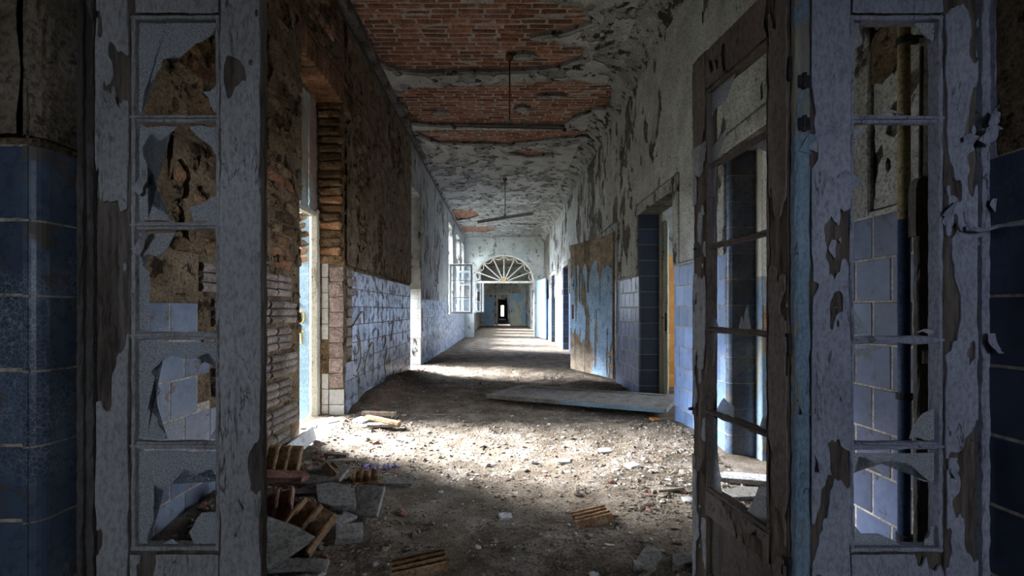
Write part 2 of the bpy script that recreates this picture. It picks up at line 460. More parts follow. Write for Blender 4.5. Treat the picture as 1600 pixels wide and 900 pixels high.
def mat_glass(name, milk, tint, bumpy):
    t = NT(name)
    m = t.m
    n = t.n
    out = n['Material Output']
    tr = n.new('ShaderNodeBsdfTransparent'); tr.inputs[0].default_value = (*tint, 1)
    n1 = t.noise(bumpy, 3, 0.6)
    nrm = t.bump(n1, 1.0, 0.012)
    B = t.bsdf
    B.inputs['Base Color'].default_value = (0.60, 0.62, 0.65, 1)
    B.inputs['Roughness'].default_value = 0.22
    B.inputs['Specular IOR Level'].default_value = 0.8
    t.link(nrm, B.inputs['Normal'])
    mx = n.new('ShaderNodeMixShader')
    dirt = t.noise(9, 6, 0.65)
    if milk > .3:
        peb_glint = t.ramp(t.voro(bumpy * 1.5, 'F1'), [(0.15, 0.10), (0.55, 0.95)])  # sparkle of the pebbled relief put into the milkiness, over the dirt
        dirt = t.mix(0.62, dirt, peb_glint)
    t.link(t.ramp(dirt, [(0.3, milk * 0.35), (0.7, min(1, milk * 1.6))]), mx.inputs[0])
    t.link(tr.outputs[0], mx.inputs[1]); t.link(B.outputs[0], mx.inputs[2])
    t.link(mx.outputs[0], out.inputs[0])
    return m
M['glass_rough'] = mat_glass('pebbled_dirty_glass', 0.50, (0.80, 0.84, 0.88), 170)
M['glass_clear'] = mat_glass('dusty_window_glass', 0.10, (0.93, 0.96, 0.98), 20)

# ------------------------------------------------------------------ the setting
XL, XR, ZC = -1.65, 1.70, 4.20           # corridor walls and ceiling
TILE, DADO = 0.195, 1.53

def floor_h(x, y):
    x = np.asarray(x, float); y = np.asarray(y, float)
    h = 0.055 * (fbm(x * 1.3, y * 1.3, 3, 4) - 0.5) + 0.035 * (fbm(x * 7, y * 7, 9, 3) - 0.5) + 0.012 * (fbm(x * 30, y * 30, 5, 2) - 0.5)
    def heap(cx, cy, rx, ry, a):
        q = ((x - cx) / rx) ** 2 + ((y - cy) / ry) ** 2
        return a * np.exp(-q) * (0.75 + 0.5 * fbm(x * 5, y * 5, 31, 3))
    h = h + heap(-1.35, 2.55, 0.55, 0.55, 0.12) + heap(-1.62, 6.3, 0.42, 1.5, 0.16) + heap(1.55, 3.95, 0.5, 0.5, 0.06)
    h = h + heap(1.25, 6.3, 0.5, 0.5, 0.08) + heap(0.95, 2.6, 0.4, 0.45, 0.05) + heap(-1.0, 5.3, 0.5, 0.4, 0.05)
    flat = np.clip((2.0 - y) / 1.2, 0, 1) + np.clip((y - 9.5) / 2.5, 0, 1) * 0.6
    return np.where(True, h * (1 - np.clip(flat, 0, 1)) - 0.004, 0)

def grid_floor(x0, x1, y0, y1, step, skip=None):
    nx, ny = int((x1 - x0) / step) + 1, int((y1 - y0) / step) + 1
    X, Y = np.meshgrid(np.linspace(x0, x1, nx), np.linspace(y0, y1, ny), indexing='ij')
    Z = floor_h(X, Y)
    v = np.stack([X, Y, Z], -1).reshape(-1, 3)
    i, j = np.meshgrid(np.arange(nx - 1), np.arange(ny - 1), indexing='ij')
    a = (i * ny + j).ravel()
    return v, np.stack([a, a + ny, a + ny + 1, a + 1], -1)

me = bpy.data.meshes.new('floor')
va, fa = grid_floor(-1.98, 2.02, 1.4, 12.0, 0.025)
vb = np.array([(-2.3, -3.6, -.01), (2.5, -3.6, -.01), (2.5, 1.42, -.01), (-2.3, 1.42, -.01),
               (-1.98, 11.98, -.02), (2.02, 11.98, -.02), (2.02, 60, -.02), (-1.98, 60, -.02),
               (2.0, 1.4, -.03), (4.7, 1.4, -.03), (4.7, 60, -.03), (2.0, 60, -.03)])
n0 = len(va)
fb = np.array([(0, 1, 2, 3), (4, 5, 6, 7), (8, 9, 10, 11)]) + n0
me.from_pydata(np.concatenate([va, vb]).tolist(), [], np.concatenate([fa, fb]).tolist())
me.polygons.foreach_set('use_smooth', [True] * len(me.polygons))
floor = tag(link('floor', me, M['dirt']), 'dirt covered corridor floor strewn with rubble', kind='structure')

def wall_along_y(name, x0, x1, y0, y1, openings, m, zt=ZC + 0.35):
    b = MB(); y = y0
    for (ya, yb, za, zb) in sorted(openings):
        b.box(x0, x1, y, ya, -0.1, zt)
        if za > 0: b.box(x0, x1, ya, yb, -0.1, za)
        b.box(x0, x1, ya, yb, zb, zt)
        y = yb
    b.box(x0, x1, y, y1, -0.1, zt)
    return tag(b.build(name, m), kind='structure')

L1 = (3.62, 4.62, 0, 3.25)
L2 = (7.9, 8.9, 0, 3.35)
WIN = [(13.3, 14.5, 1.0, 3.75), (15.4, 16.8, 1.0, 3.75), (17.3, 18.5, 1.0, 3.75), (20.4, 21.6, 1.0, 3.6), (23.0, 24.2, 1.0, 3.4), (26.5, 27.7, 1.0, 3.2), (34.5, 36, 1.0, 3.0)]  # the one just before the arch and the farthest added to brighten the corridor
wall_left = wall_along_y('wall_left', XL - 0.3, XL, 1.41, 7.9, [L1], M['brown_render'])
wall_left['label'] = 'left wall of bare brown brickwork with a tall doorway'
wall_left_far = wall_along_y('wall_left_rear', XL - 0.3, XL, 8.9, 60, WIN, M['wall_plaster'])
b = MB(); b.box(XL - 0.3, XL, 7.88, 8.92, L2[3], ZC + .35); lint = tag(b.build('wall_left_lintel', M['wall_plaster']), kind='structure')

DT = 2.30
D1, D2, D3, D4, D5 = (2.18, 3.37), (4.44, 5.59), (6.75, 7.95), (11.6, 12.8), (14.7, 15.9)
RD = [D1, D2, D3, D4, D5, (20.5, 21.5), (23, 24), (26, 27), (29, 30), (35, 36.5)]
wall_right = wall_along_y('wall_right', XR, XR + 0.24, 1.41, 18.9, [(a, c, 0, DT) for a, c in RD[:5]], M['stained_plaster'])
wall_right_rear = wall_along_y('wall_right_rear', XR, XR + 0.24, 18.9, 60, [(a, c, 0, DT) for a, c in RD[5:]], M['wall_plaster'])

# ceiling: joists and bedding behind, bricks, then a plaster coat with the fallen areas cut out of it
b = MB(); b.box(XL - 0.3, 5.0, 1.4, 60, ZC + 0.045, ZC + 0.35); b.box(-2.6, 2.8, -3.9, 1.4, ZC + 0.0, ZC + 0.35)
ceiling = tag(b.build('ceiling', M['ceil_mortar']), 'stained ceiling with large areas of red brick laid bare', kind='structure')
PATCH = [
    [(-1.72, 3.3), (.15, 3.3), (.3, 4.47), (.75, 4.58), (.98, 4.82), (.7, 4.98), (.32, 5.06), (.25, 5.14), (.6, 5.18), (.93, 5.28), (.96, 5.5), (.65, 5.73), (0, 5.82), (-1.25, 5.82), (-1.5, 5.66), (-1.72, 5.3)],
    [(-1.6, 6.48), (-1.3, 6.28), (-.75, 6.2), (.1, 6.1), (.95, 6.05), (1.48, 6.17), (1.56, 6.5), (1.56, 6.8), (1.16, 7.12), (1.0, 7.45), (.3, 7.52), (-1.0, 7.48), (-1.6, 7.4), (-1.5, 6.9)],
    [(-1.6, 7.72), (-.6, 7.68), (1.4, 7.72), (1.56, 7.95), (.6, 8.2), (.1, 8.35), (-1.2, 8.28)],
    [(.0, 8.75), (.6, 8.68), (1.1, 8.85), (.5, 9.02)],
    [(-1.6, 13.7), (-.85, 14.0), (-.8, 14.6), (-1.2, 15.2), (-1.6, 15.3)],
    [(-1.6, 16.5), (-.4, 16.6), (-.3, 17.2), (-.9, 17.8), (-1.6, 17.7)],
    [(.2, 15.9), (1.3, 15.9), (1.2, 16.2), (.3, 16.1)]]
def patch_dist(U, V):
    wob = 0.10 * (fbm(U * 3, V * 3, 41, 4) - 0.5)
    d = np.full(np.shape(U), 1e9)
    for p in PATCH: d = np.minimum(d, poly_dist(U, V, p))
    # islands of plaster left within the brick
    isl = np.minimum.reduce([np.hypot((U - x) / a, (V - y) / c) for x, y, a, c in ((.25, 5.48, .17, .07), (-.98, 7.05, .16, .06), (.28, 6.95, .14, .12), (-.2, 4.2, .1, .05), (.7, 6.5, .2, .04))])
    return np.maximum(d + wob, (1.0 - isl) * 0.1 + wob)
def cove(u): return 0.20 * max(0.0, 1 - (XR - u) / 0.32) ** 2 + 0.05 * max(0.0, 1 - (u - XL) / 0.15) ** 2
def ceil3d(u, v, h):
    n = 0.012 * (float(fbm(u * 2.2, v * 2.2, 77, 3)) - 0.5)
    return (u, v, ZC + 0.045 - h - (cove(u) + n if h > 0 else cove(u) * 0.9))
v, f = clipped_sheet(XL - .02, XR + .02, 1.45, 19.2, 0.045, patch_dist, ceil3d, 0.052)
link('plaster_coat', mesh('plaster_coat', v, f), M['ceil_plaster'], ceiling)
def ceil_peel(U, V):
    n = fbm(U * 2.6, V * 2.2, 55, 5, 0.62)
    n2 = fbm(U * 8, V * 6, 56, 4, 0.65)
    return np.minimum((0.51 - n * 0.5 - n2 * 0.5) * 0.35, patch_dist(U, V) - 0.05)
v, f = clipped_sheet(XL + .06, XR - .3, 4.0, 13.0, 0.035, ceil_peel, lambda u, v_, h: (u, v_, ZC - 0.0075 - h - cove(u) - 0.012 * (float(fbm(u * 2.2, v_ * 2.2, 77, 3)) - 0.5)), 0.006, 0.006)
tag(link('peeling_paint', mesh('peeling_paint', v, f), M['pale_paint'], ceiling), kind='stuff')

# ---- brick pieces
def brick_meshes(name, w, dpt, h, m, n=6, jit=0.006, b=0.008):
    out = []
    for i in range(n):
        vv, ff = cbox_data(-w / 2 * random.uniform(.93, 1.0), w / 2 * random.uniform(.93, 1), -dpt / 2, dpt / 2, -h / 2, h / 2, b, jit)
        me = mesh(name, vv, ff); me.materials.append(m); out.append(me)
    return out
cb = brick_meshes('brick', 0.268, 0.064, 0.05, M['brick_red'], 8, 0.006, .007)
far_b = MB()
row = 0; y = 3.3
rowp = 0.083
while y < 17.8:
    x = XL - 0.2 + (row % 2) * 0.14 + random.uniform(-.06, .06)
    near = y < 9.1
    if near or (13.6 < y < 17.9):
        while x < XR:
            xs = np.array([x - .1, x, x + .1, x, x]); ys = np.array([y, y, y, y - .06, y + .06])
            if (patch_dist(xs, ys) < 0.01).any():
                if near and 3.9 < y:
                    link('brick', random.choice(cb), None, ceiling, (x, y, ZC + 0.0655 + random.uniform(-.004, .003)), (random.uniform(-.03, .03), 0, random.uniform(-.012, .012)))
                else:
                    far_b.box(x - .119, x + .119, y - .034, y + .034, ZC + .036, ZC + .06)
            x += random.uniform(.275, .295)
    y += rowp; row += 1
tag(far_b.build('distant_bricks', M['brick_red'], ceiling), kind='stuff')

# bare brick on the left wall
wb = brick_meshes('brick', 0.235, 0.06, 0.072, M['brick_brown'], 8, 0.011, 0.014)
wbo = brick_meshes('brick', 0.235, 0.06, 0.072, M['brick_orange'], 5, 0.010, 0.014)
def left_bricks(parent, y0, y1, z0, z1, keep, stuff_from=99, orange=0.1):
    st = MB(); r = 0; z = z0
    while z < z1:
        y = y0 + 0.12 + (0.125 if r % 2 else 0)
        if r % 2:   # header closing the course at the corner
            pass
        while y < y1 + 0.01:
            if keep(y, z):
                me = random.choice(wbo if random.random() < orange else wb)
                loc = Vector((XL + random.uniform(-.020, -.004), y + random.uniform(-.008, .008), z))
                if y < stuff_from:
                    link('brick', me, None, parent, loc, (random.uniform(-.06, .06), random.uniform(-.05, .05), R(90) + random.uniform(-.05, .05)))
                else:
                    Mx = Matrix.Translation(loc) @ Matrix.Rotation(R(90), 4, 'Z')
                    st.add([tuple(q.co) for q in me.vertices], [tuple(p.vertices) for p in me.polygons], Mx)
            y += 0.25
        z += 0.088; r += 1
    if st.v:
        tag(st.build('worn_bricks', M['brick_brown'], parent), kind='stuff')
left_bricks(wall_left, 2.22, 3.60, 1.44, 4.15, lambda y, z: y + .1 < 3.62, 99, 0.16)
left_bricks(wall_left, 3.62, 4.62, 3.55, 4.1, lambda y, z: y - .1 > 3.6 and y < 4.6, 99, 0.05)
left_bricks(wall_left, 4.62, 7.75, 1.60, 4.10, lambda y, z: y + .1 < 7.85 and vnoise(y * 2.2, z * 2.2, 8) > 0.12, 5.55, 0.03)
# render still clinging to the brick
def clingk(U, V):
    n = fbm(U * 2.2, V * 1.5, 301, 5, .6); n2 = fbm(U * 11, V * 9, 303, 3, .6)
    return np.minimum((n * .72 + n2 * .28 - .455 + np.clip((U - 4.6) * .02, 0, .06)) * .4, 7.86 - U)
v, f = clipped_sheet(4.64, 7.88, 1.57, 4.12, .03, clingk, lambda u, z, h: (XL + .012 + h + .016 * (float(fbm(u * 9, z * 9, 305, 3)) - .5) * (h > 0), u, z), .016)
tag(link('clinging_render', mesh('clinging_render', v, f), M['brown_render'], wall_left), kind='stuff')
v, f = clipped_sheet(2.2, 3.6, 1.42, 4.12, .03, lambda U, V: (fbm(U * 2.4, V * 1.7, 311, 5, .6) * .7 + fbm(U * 12, V * 10, 313, 3) * .3 - .53) * .4, lambda u, z, h: (XL + .012 + h + .016 * (float(fbm(u * 9, z * 9, 305, 3)) - .5) * (h > 0), u, z), .016)
tag(link('clinging_render', mesh('clinging_render', v, f), M['brown_render'], wall_left), kind='stuff')
# soldier course of the flat arch over the opening
sold = brick_meshes('brick', 0.068, 0.30, 0.25, M['brick_orange'], 4, 0.006, 0.01)
for k in range(13):
    link('brick', random.choice(sold), None, wall_left, (XL - .145, 3.66 + k * 0.077, 3.25 + .115 + random.uniform(-.008, .008)), (0, 0, R(90)))
# toothed brick of the far reveal of the opening (faces the camera)
for r_ in range(20):
    z = 1.62 + r_ * 0.088
    if z > 3.22: break
    for xx in ((-1.775, -2.01) if r_ % 2 == 0 else (-1.79, -2.03)):
        link('brick', random.choice(wbo if z < 2.3 and random.random() < .6 else wb), None, wall_left, (xx + .0 + random.uniform(-.012, .012), 4.62 + random.uniform(-.014, .0), z), (random.uniform(-.04, .04), 0, random.uniform(-.05, .05)))
# rough edge of the near pier beside the opening
for r_ in range(36):
    z = 0.95 + r_ * 0.088
    if random.random() < .7 and z < 3.25:
        link('brick', random.choice(wb), None, wall_left, (XL - .1, 3.60 + random.uniform(-.01, .025), z), (0, random.uniform(-.05, .05), random.uniform(-.08, .08)))

# ---- tiles
_tc = {}
def tile_mesh(w, h, m, t=0.012, b=0.004):
    k = (round(w, 4), round(h, 4), m.name, t)
    if k not in _tc:
        vv, ff = cbox_data(-w / 2, w / 2, -t / 2, t / 2, -h / 2, h / 2, b)
        me = mesh('tile', vv, ff); me.materials.append(m); _tc[k] = me
    return _tc[k]
def tiles(parent, face, plane, a0, a1, z0, z1, pw, ph, mfun, keep=None, bond=True, gap=0.006, bed=True):
    """tiles on a plane: face is '+x', '-x' or '-y'; a runs along the wall"""
    n = 0; r = 0
    rot = {'+x': R(90), '-x': R(-90), '-y': 0.0}[face]
    sgn = {'+x': 1, '-x': -1, '-y': -1}[face]
    off = plane + sgn * 0.006
    z = z0
    while z + ph <= z1 + 0.03:
        off_a = (pw / 2 if (bond and r % 2) else 0)
        a = a0 - off_a
        while a < a1 - 0.02:
            s, e = max(a, a0), min(a + pw, a1)
            if e - s > 0.03 and (keep is None or keep((s + e) / 2, z + ph / 2)):
                me = tile_mesh(e - s - gap, ph - gap, mfun(r, (s + e) / 2))
                loc = ((s + e) / 2, off, z + ph / 2) if face == '-y' else (off, (s + e) / 2, z + ph / 2)
                link('tile', me, None, parent, loc, (random.uniform(-.006, .006), 0, rot + random.uniform(-.008, .008)))
                n += 1
            a += pw
        z += ph; r += 1
    if bed:
        b = MB()
        if face == '-y': b.box(a0, a1, plane - .0095, plane, z0, z)
        elif face == '+x': b.box(plane, plane + .0095, a0, a1, z0, z)
        else: b.box(plane - .0095, plane, a0, a1, z0, z)
        b.build('grout_bed', M['grout'], parent)
    return n

# left wall, beyond the opening: pale blue dado broken away in steps at its near end
def keepL(a, z):
    lim = 4.93 if z > 1.33 else 4.86 if z > 1.15 else 4.78 if z > .56 else 4.72 if z > .36 else 4.62
    return a > lim and not (a > 5.02 and a < 5.2 and z < .2)
tiles(wall_left, '+x', XL, 4.64, 7.88, -0.03, DADO - .01, 0.2, TILE, lambda r, a: M['tile_pale'], keepL, False, 0.007, False)
b = MB(); b.box(XL, XL + .0085, 4.95, 7.88, -.05, 1.53); b.build('grout_bed', M['mortar'], wall_left)
# bare strip with scraps of bedding mortar between the corner and the tiles
for k in range(9):
    z = .62 + k * .105
    yy0, yy1 = 4.68, 4.84 if z < 1.2 else 4.90
    vv, ff = cbox_data(XL - .005, XL + random.uniform(.012, .03), yy0 + random.uniform(0, .04), yy1, z, z + .085, .012, .006)
    link('mortar_scrap', mesh('mortar_scrap', vv, ff), M['imprint'], wall_left)
# far reveal of the opening, facing the camera: white tiles at foot and edge, mortar roundels where tiles fell
y0 = 4.62
tiles(wall_left, '-y', y0, -1.80, XL + .012, -.03, .29, .16, .16, lambda r, a: M['tile_white'], None, False, .005, False)
tiles(wall_left, '-y', y0, -1.875, -1.803, -.03, .45, .16, .16, lambda r, a: M['tile_white'], None, False, .005, False)
tiles(wall_left, '-y', y0, -1.875, -1.803, .80, 1.58, .16, .16, lambda r, a: M['tile_white'], None, False, .005, False)
rv = MB()
rv.cbox(-.072, .072, -.004, .008, -.075, .075, .006)
ring = [(-.068 * 1.0 * math.cos(2 * math.pi * k / 18), -.006, .066 * math.sin(2 * math.pi * k / 18)) for k in range(18)]
ring2 = [(-.05 * math.cos(2 * math.pi * k / 18), -.017, .05 * math.sin(2 * math.pi * k / 18)) for k in range(18)]
rv.add(ring + ring2 + [(0, -.02, 0)], [(k, (k + 1) % 18, 18 + (k + 1) % 18, 18 + k) for k in range(18)] + [(18 + k, 18 + (k + 1) % 18, 36) for k in range(18)])
rme = mesh('mortar_imprint', rv.v, rv.f); rme.materials.append(M['imprint_pink'])
for k in range(8):
    link('mortar_imprint', rme, None, wall_left, (-1.725 + random.uniform(-.004, .004), y0 - .008, .375 + k * .157), (0, random.uniform(-.1, .1), 0))
# second opening further back: white tiles over a bare foot on its far reveal
tiles(wall_left_far, '-y', 8.9, -1.90, XL + .012, .55, 1.55, .2, TILE, lambda r, a: M['tile_white'], None, False, .006)
# dado beyond
tiles(wall_left_far, '+x', XL, 8.92, 12.9, -.03, DADO - .05, .2, TILE, lambda r, a: M['tile_pale'], lambda a, z: vnoise(a * 3, z * 3, 5) > .12, False, .007)
b = MB(); b.box(XL, XL + .014, 12.9, 18.85, -.05, 1.0); b.build('dado_far', M['tile_pale'], wall_left_far)

# near pier of the left wall: blue tiles near the partition, ridged mortar beds where they fell
def keepN(a, z):
    return a < (2.62 if z < .62 else 2.50 if z < 1.02 else 2.42) or (z < .45 and a < 2.85)
tiles(wall_left, '+x', XL, 1.9, 2.9, -.03, 1.3, .2, TILE, lambda r, a: M['tile_slate'], keepN, True, .006, False)
b = MB(); b.box(XL, XL + .0095, 1.9, 2.40, -.05, 1.135); b.box(XL, XL + .0095, 2.40, 2.50, -.05, .6); b.build('grout_bed', M['grout'], wall_left)
rb = MB()
for q in range(3):
    zc = -.054 + q * .055
    pts = [(0.0, zc - .026), (.020, zc - .022), (.032, zc - .006), (.032, zc + .010), (.022, zc + .022), (0, zc + .027)]
    for sx in (0,):
        j = [random.uniform(-.006, .006) for _ in range(12)]
        vv = [(-.094 + j[i], -p[0], p[1]) for i, p in enumerate(pts)] + [(.094 + j[i + 6], -p[0], p[1]) for i, p in enumerate(pts)]
        n_ = len(pts)
        ff = [(i, i + 1, n_ + i + 1, n_ + i) for i in range(n_ - 1)] + [tuple(range(n_ - 1, -1, -1)), tuple(range(n_, 2 * n_))]
        rb.add(vv, ff)
ribm = mesh('mortar_ridge', rb.v, rb.f); ribm.materials.append(M['imprint'])
for r_ in range(7):
    for c in range(6):
        yy = 2.52 + c * .2 + (.1 if r_ % 2 else 0)
        zz = .11 + r_ * .195
        if keepN(yy, zz) or yy + .09 > 3.60: continue
        link('mortar_ridge', ribm, None, wall_left, (XL + .002, yy, zz), (random.uniform(-.04, .04), random.uniform(-.03, .03), R(90) + random.uniform(-.04, .04)), (1, random.uniform(.7, 1.3), 1))
vv, ff = cbox_data(XL, XL + .012, 2.46, 3.6, 1.36, 1.56, .004)

# right wall dado and tiled reveals
mid = lambda r, a: M['tile_mid']
mixb = lambda r, a: M['tile_dusk']
tiles(wall_right, '-x', XR, 1.55, D1[0], -.03, DADO - .01, .2, TILE, mixb, None, True)
tiles(wall_right, '-x', XR, D1[1] + .03, D2[0], -.03, DADO - .01, .2, TILE, mid, None, True)
tiles(wall_right, '-x', XR, D2[1] + .03, D3[0], -.03, DADO - .01, .2, TILE, lambda r, a: M['tile_dusk'], None, True)
tiles(wall_right, '-x', XR, D4[1] + .03, D5[0], -.03, DADO - .01, .2, TILE, mid, None, True)
b = MB(); b.box(XR - .014, XR, 8.0, 11.6, -.05, DADO); b.box(XR - .014, XR, 15.9, 18.85, -.05, DADO); b.build('dado_far', M['tile_mid'], wall_right)

# bull-nosed corner tiles: one long piece wraps each corner, course by course
def bullnose(parent, corner, r, w_front, w_side, z0, z1, m, name='corner_tile', gap=.006, ph=TILE):
    """corner (x, y) where a face looking to -y meets a face looking to -x"""
    cx, cy = corner
    prof = [(cx + w_front, cy - .012)]
    for k in range(7):
        q = math.pi / 2 * k / 6
        prof.append((cx + r - .012 - r * math.sin(q), cy + r - .012 - r * math.cos(q)))
    prof.append((cx - .012, cy + w_side))
    back = [(cx + w_front, cy + .004), (cx + .004, cy + .004), (cx + .004, cy + w_side)]
    z = z0
    while z < z1 - .03:
        e = min(z + ph, z1) - gap
        pts = prof + back[::-1]
        n_ = len(pts)
        vv = [(x, y, z) for x, y in pts] + [(x, y, e) for x, y in pts]
        ff = [(i, (i + 1) % n_, n_ + (i + 1) % n_, n_ + i) for i in range(n_)] + [tuple(range(n_ - 1, -1, -1)), tuple(range(n_, 2 * n_))]
        link(name, mesh(name, vv, ff), m, parent)
        z += ph
    ins = .0028
    core = [(cx + w_front, cy - .012 + ins)] + [(x + ins, y + ins) for x, y in prof[1:-1]] + [(cx - .012 + ins, cy + w_side)] + back[::-1]
    n_ = len(core)
    vv = [(x, y, z0) for x, y in core] + [(x, y, z1) for x, y in core]
    ff = [(i, (i + 1) % n_, n_ + (i + 1) % n_, n_ + i) for i in range(n_)] + [tuple(range(n_ - 1, -1, -1)), tuple(range(n_, 2 * n_))]
    link('grout_bed', mesh('grout_bed', vv, ff), M['grout'], parent)
bullnose(wall_right, (XR, D1[1]), .035, .20, .05, -.03, 2.3, M['tile_blue'])
bullnose(wall_right, (XR, D2[1]), .03, .235, .05, -.03, 2.3, M['tile_navy'])
bullnose(wall_right, (XR, D4[1]), .03, .235, .05, -.03, 2.3, M['tile_navy'])
bullnose(wall_right, (XR, D5[1]), .03, .235, .05, -.03, 2.3, M['tile_blue'])
bullnose(wall_right, (XR, D3[1]), .03, .235, .05, -.03, 2.3, M['tile_navy'])

# peeling plaster coat on the right wall above the dado
def right_keep(U, V):
    n = fbm(U * 1.4, V * 1.0, 91, 4, 0.6); n2 = fbm(U * 7, V * 3.4, 92, 4, 0.65)
    thr = np.where(U < 5.7, 0.61, np.where(U < 9.5, 0.51, 0.57))
    d = (thr - n * 0.5 - n2 * 0.5) * 0.35
    for a, c in RD[:5]:
        bx = np.maximum(np.maximum(a - .14 - U, U - c - .14), V - DT - .14)
        d = np.minimum(d, bx)
    return d
v, f = clipped_sheet(1.55, 16.5, DADO + .03, ZC - .02, 0.032, right_keep, lambda u, z, h: (XR - h, u, z), 0.010, 0.004)
f = [tuple(reversed(q)) for q in f]
tag(link('peeling_plaster', mesh('peeling_plaster', v, f), M['pale_paint'], wall_right), kind='stuff')
# left wall beyond the brick, likewise
def left_keep(U, V):
    n = fbm(U * 1.5, V * 0.9, 191, 5, 0.6); n2 = fbm(U * 8, V * 5, 192, 3, 0.6)
    d = (0.55 - n * 0.72 - n2 * 0.28) * 0.5
    for w in WIN[:3]:
        d = np.minimum(d, np.maximum(np.maximum(w[0] - .02 - U, U - w[1] - .02), np.maximum(w[2] - V, V - w[3])))
    return d
v, f = clipped_sheet(8.92, 18.8, DADO + .03, ZC - .02, 0.05, left_keep, lambda u, z, h: (XL + h, u, z), 0.010, 0.006)
tag(link('peeling_plaster', mesh('peeling_plaster', v, f), M['pale_paint'], wall_left_far), kind='stuff')

# plaster architraves round the right-hand doorways
for i, (a, c) in enumerate(RD[:5]):
    b = MB()
    b.cbox(XR - .03, XR, a - .13, c + .13, DT, DT + .12, .008)
    b.cbox(XR - .03, XR, a - .13, a, DADO, DT, .008)
    b.cbox(XR - .028, XR, c + .04, c + .13, DADO, DT, .008)
    tag(b.build('trim_%d' % (i + 1), M['wall_plaster']), kind='structure')
# moulding along the top of the right dado
b = MB()
for a, c in ((1.55, D1[0] - .0), (D1[1] + .05, D2[0]), (D2[1] + .05, D3[0]), (D4[1] + .05, D5[0])):
    b.cbox(XR - .024, XR, a, c, DADO - .005, DADO + .022, .006)
tag(b.build('trim_6', M['pale_paint']), kind='structure')
# ragged cornice board and cable along the left edge of the ceiling
b = MB()
for k in range(15):
    yy = 1.5 + k * .5
    b.cbox(XL - .01, XL + .10 + random.uniform(-.02, .025), yy, yy + .5, ZC - .09 + random.uniform(-.02, .01), ZC + .02, .02, None, .006)
t7 = tag(b.build('trim_7', M['stained_plaster']), kind='structure')
b = MB(); b.tube([(XL + .035 + .006 * math.sin(k * 1.3), 1.5 + k * .4, ZC - .125 + .008 * math.sin(k * 2.1)) for k in range(40)], .014, 7); b.build('cable', M['dark_metal'], t7)
b = MB(); b.tube([(XL + .028 + .004 * math.sin(k * 1.7), 2.2 + k * .3, 3.50 - .012 * k + .01 * math.sin(k * 1.1)) for k in range(16)], .009, 6); b.build('cable', M['rust'], t7)

# rooms off the right side and the shell round the place where the camera stands
b = MB()
ow = [(2.0, 3.3, .9, 3.0), (4.5, 5.6, .9, 3.2), (7.0, 8.0, .9, 3.2), (11, 13, .9, 3.2), (14.6, 16, .9, 3.2), (22, 24, .9, 3.2)]
wall_outer = wall_along_y('wall_right_outer', 4.6, 4.9, 1.4, 60, ow, M['wall_plaster'])
b = MB()
for yy in (3.75, 6.6, 9.0, 13.5, 18.9, 26):
    b.box(XR + .24, 4.6, yy, yy + .15, -.1, ZC + .1)
wall_cross = tag(b.build('wall_cross', M['wall_plaster']), kind='structure')
tiles(wall_cross, '-y', 6.6, 2.2, 3.2, -.03, 1.9, .2, TILE, lambda r, a: M['tile_orange'], None, False)
b = MB()
b.box(-2.6, -2.3, -3.9, 1.2, -.1, ZC + .3); b.box(2.5, 2.8, -3.9, 1.2, -.1, ZC + .3)
tag(b.build('wall_side_near', M['wall_plaster']), kind='structure')
BW = (-.25, .75, 1.15, 1.95)
b = MB()
b.box(-2.6, BW[0], -3.9, -3.6, -.1, ZC + .3); b.box(BW[1], 2.8, -3.9, -3.6, -.1, ZC + .3)
b.box(BW[0], BW[1], -3.9, -3.6, -.1, BW[2]); b.box(BW[0], BW[1], -3.9, -3.6, BW[3], ZC + .3)
tag(b.build('wall_rear', M['wall_plaster']), kind='structure')
# the cross wall the partition stands in
XRV_L, XRV_R = -1.20, 1.37
b = MB()
b.box(-2.5, XRV_L - .012, 1.17, 1.40, -.1, ZC + .2); b.box(XRV_R + .012, 4.9, 1.0, 1.40, -.1, ZC + .2)
b.box(XRV_L - .1, XRV_R + .1, 1.2, 1.4, 2.32, ZC + .2)
wall_front = tag(b.build('wall_front', M['brown_render']), 'thick cross wall around the glazed partition', kind='structure')
# left reveal: flat column, open joint, rounded corner column of blue tiles, cracked render above
tiles(wall_front, '-y', 1.17, -1.626, -1.236, -.03, DADO - .02, .195, TILE, lambda r, a: M['tile_blue'], None, False, .006, True)
def corner_left(z0, z1, m, name, x_in=XRV_L, yf=1.15, r=.035, bump=0.0):
    prof = [(-1.222, yf)]
    for k in range(7):
        q = math.pi / 2 * k / 6
        prof.append((x_in - r + r * math.sin(q), yf + r - r * math.cos(q)))
    prof += [(x_in, 1.34), (-1.225, 1.34)]
    n_ = len(prof)
    rows = max(1, int((z1 - z0) / .05)) if bump else 1
    vv = []
    for i in range(rows + 1):
        z = z0 + (z1 - z0) * i / rows
        for k, (x, y) in enumerate(prof):
            w = bump * (float(fbm(y * 9 + k * .4, z * 5, 61, 3)) - .5) if 0 < k < n_ - 1 else 0
            vv.append((x + w, y - w, z))
    ff = [(i * n_ + k, i * n_ + (k + 1) % n_, (i + 1) * n_ + (k + 1) % n_, (i + 1) * n_ + k) for i in range(rows) for k in range(n_)]
    ff += [tuple(range(n_ - 1, -1, -1)), tuple(rows * n_ + k for k in range(n_))]
    return link(name, mesh(name, vv, ff), m, wall_front)
for r_ in range(8):
    corner_left(-.03 + r_ * TILE, -.03 + r_ * TILE + TILE - .006, M['tile_blue'], 'corner_tile')
corner_left(-.03, 1.525, M['grout'], 'grout_bed', XRV_L - .003, 1.153)
M['cracked_render'] = mat_mottled('cracked_grey_brown_render', (0.12, 0.09, 0.06), (0.24, 0.19, 0.14), (0.33, 0.28, 0.22), 6, (7, 0.6, (0.05, 0.028, 0.015), (1, 1, 0.5)), 1.0, 0.03)
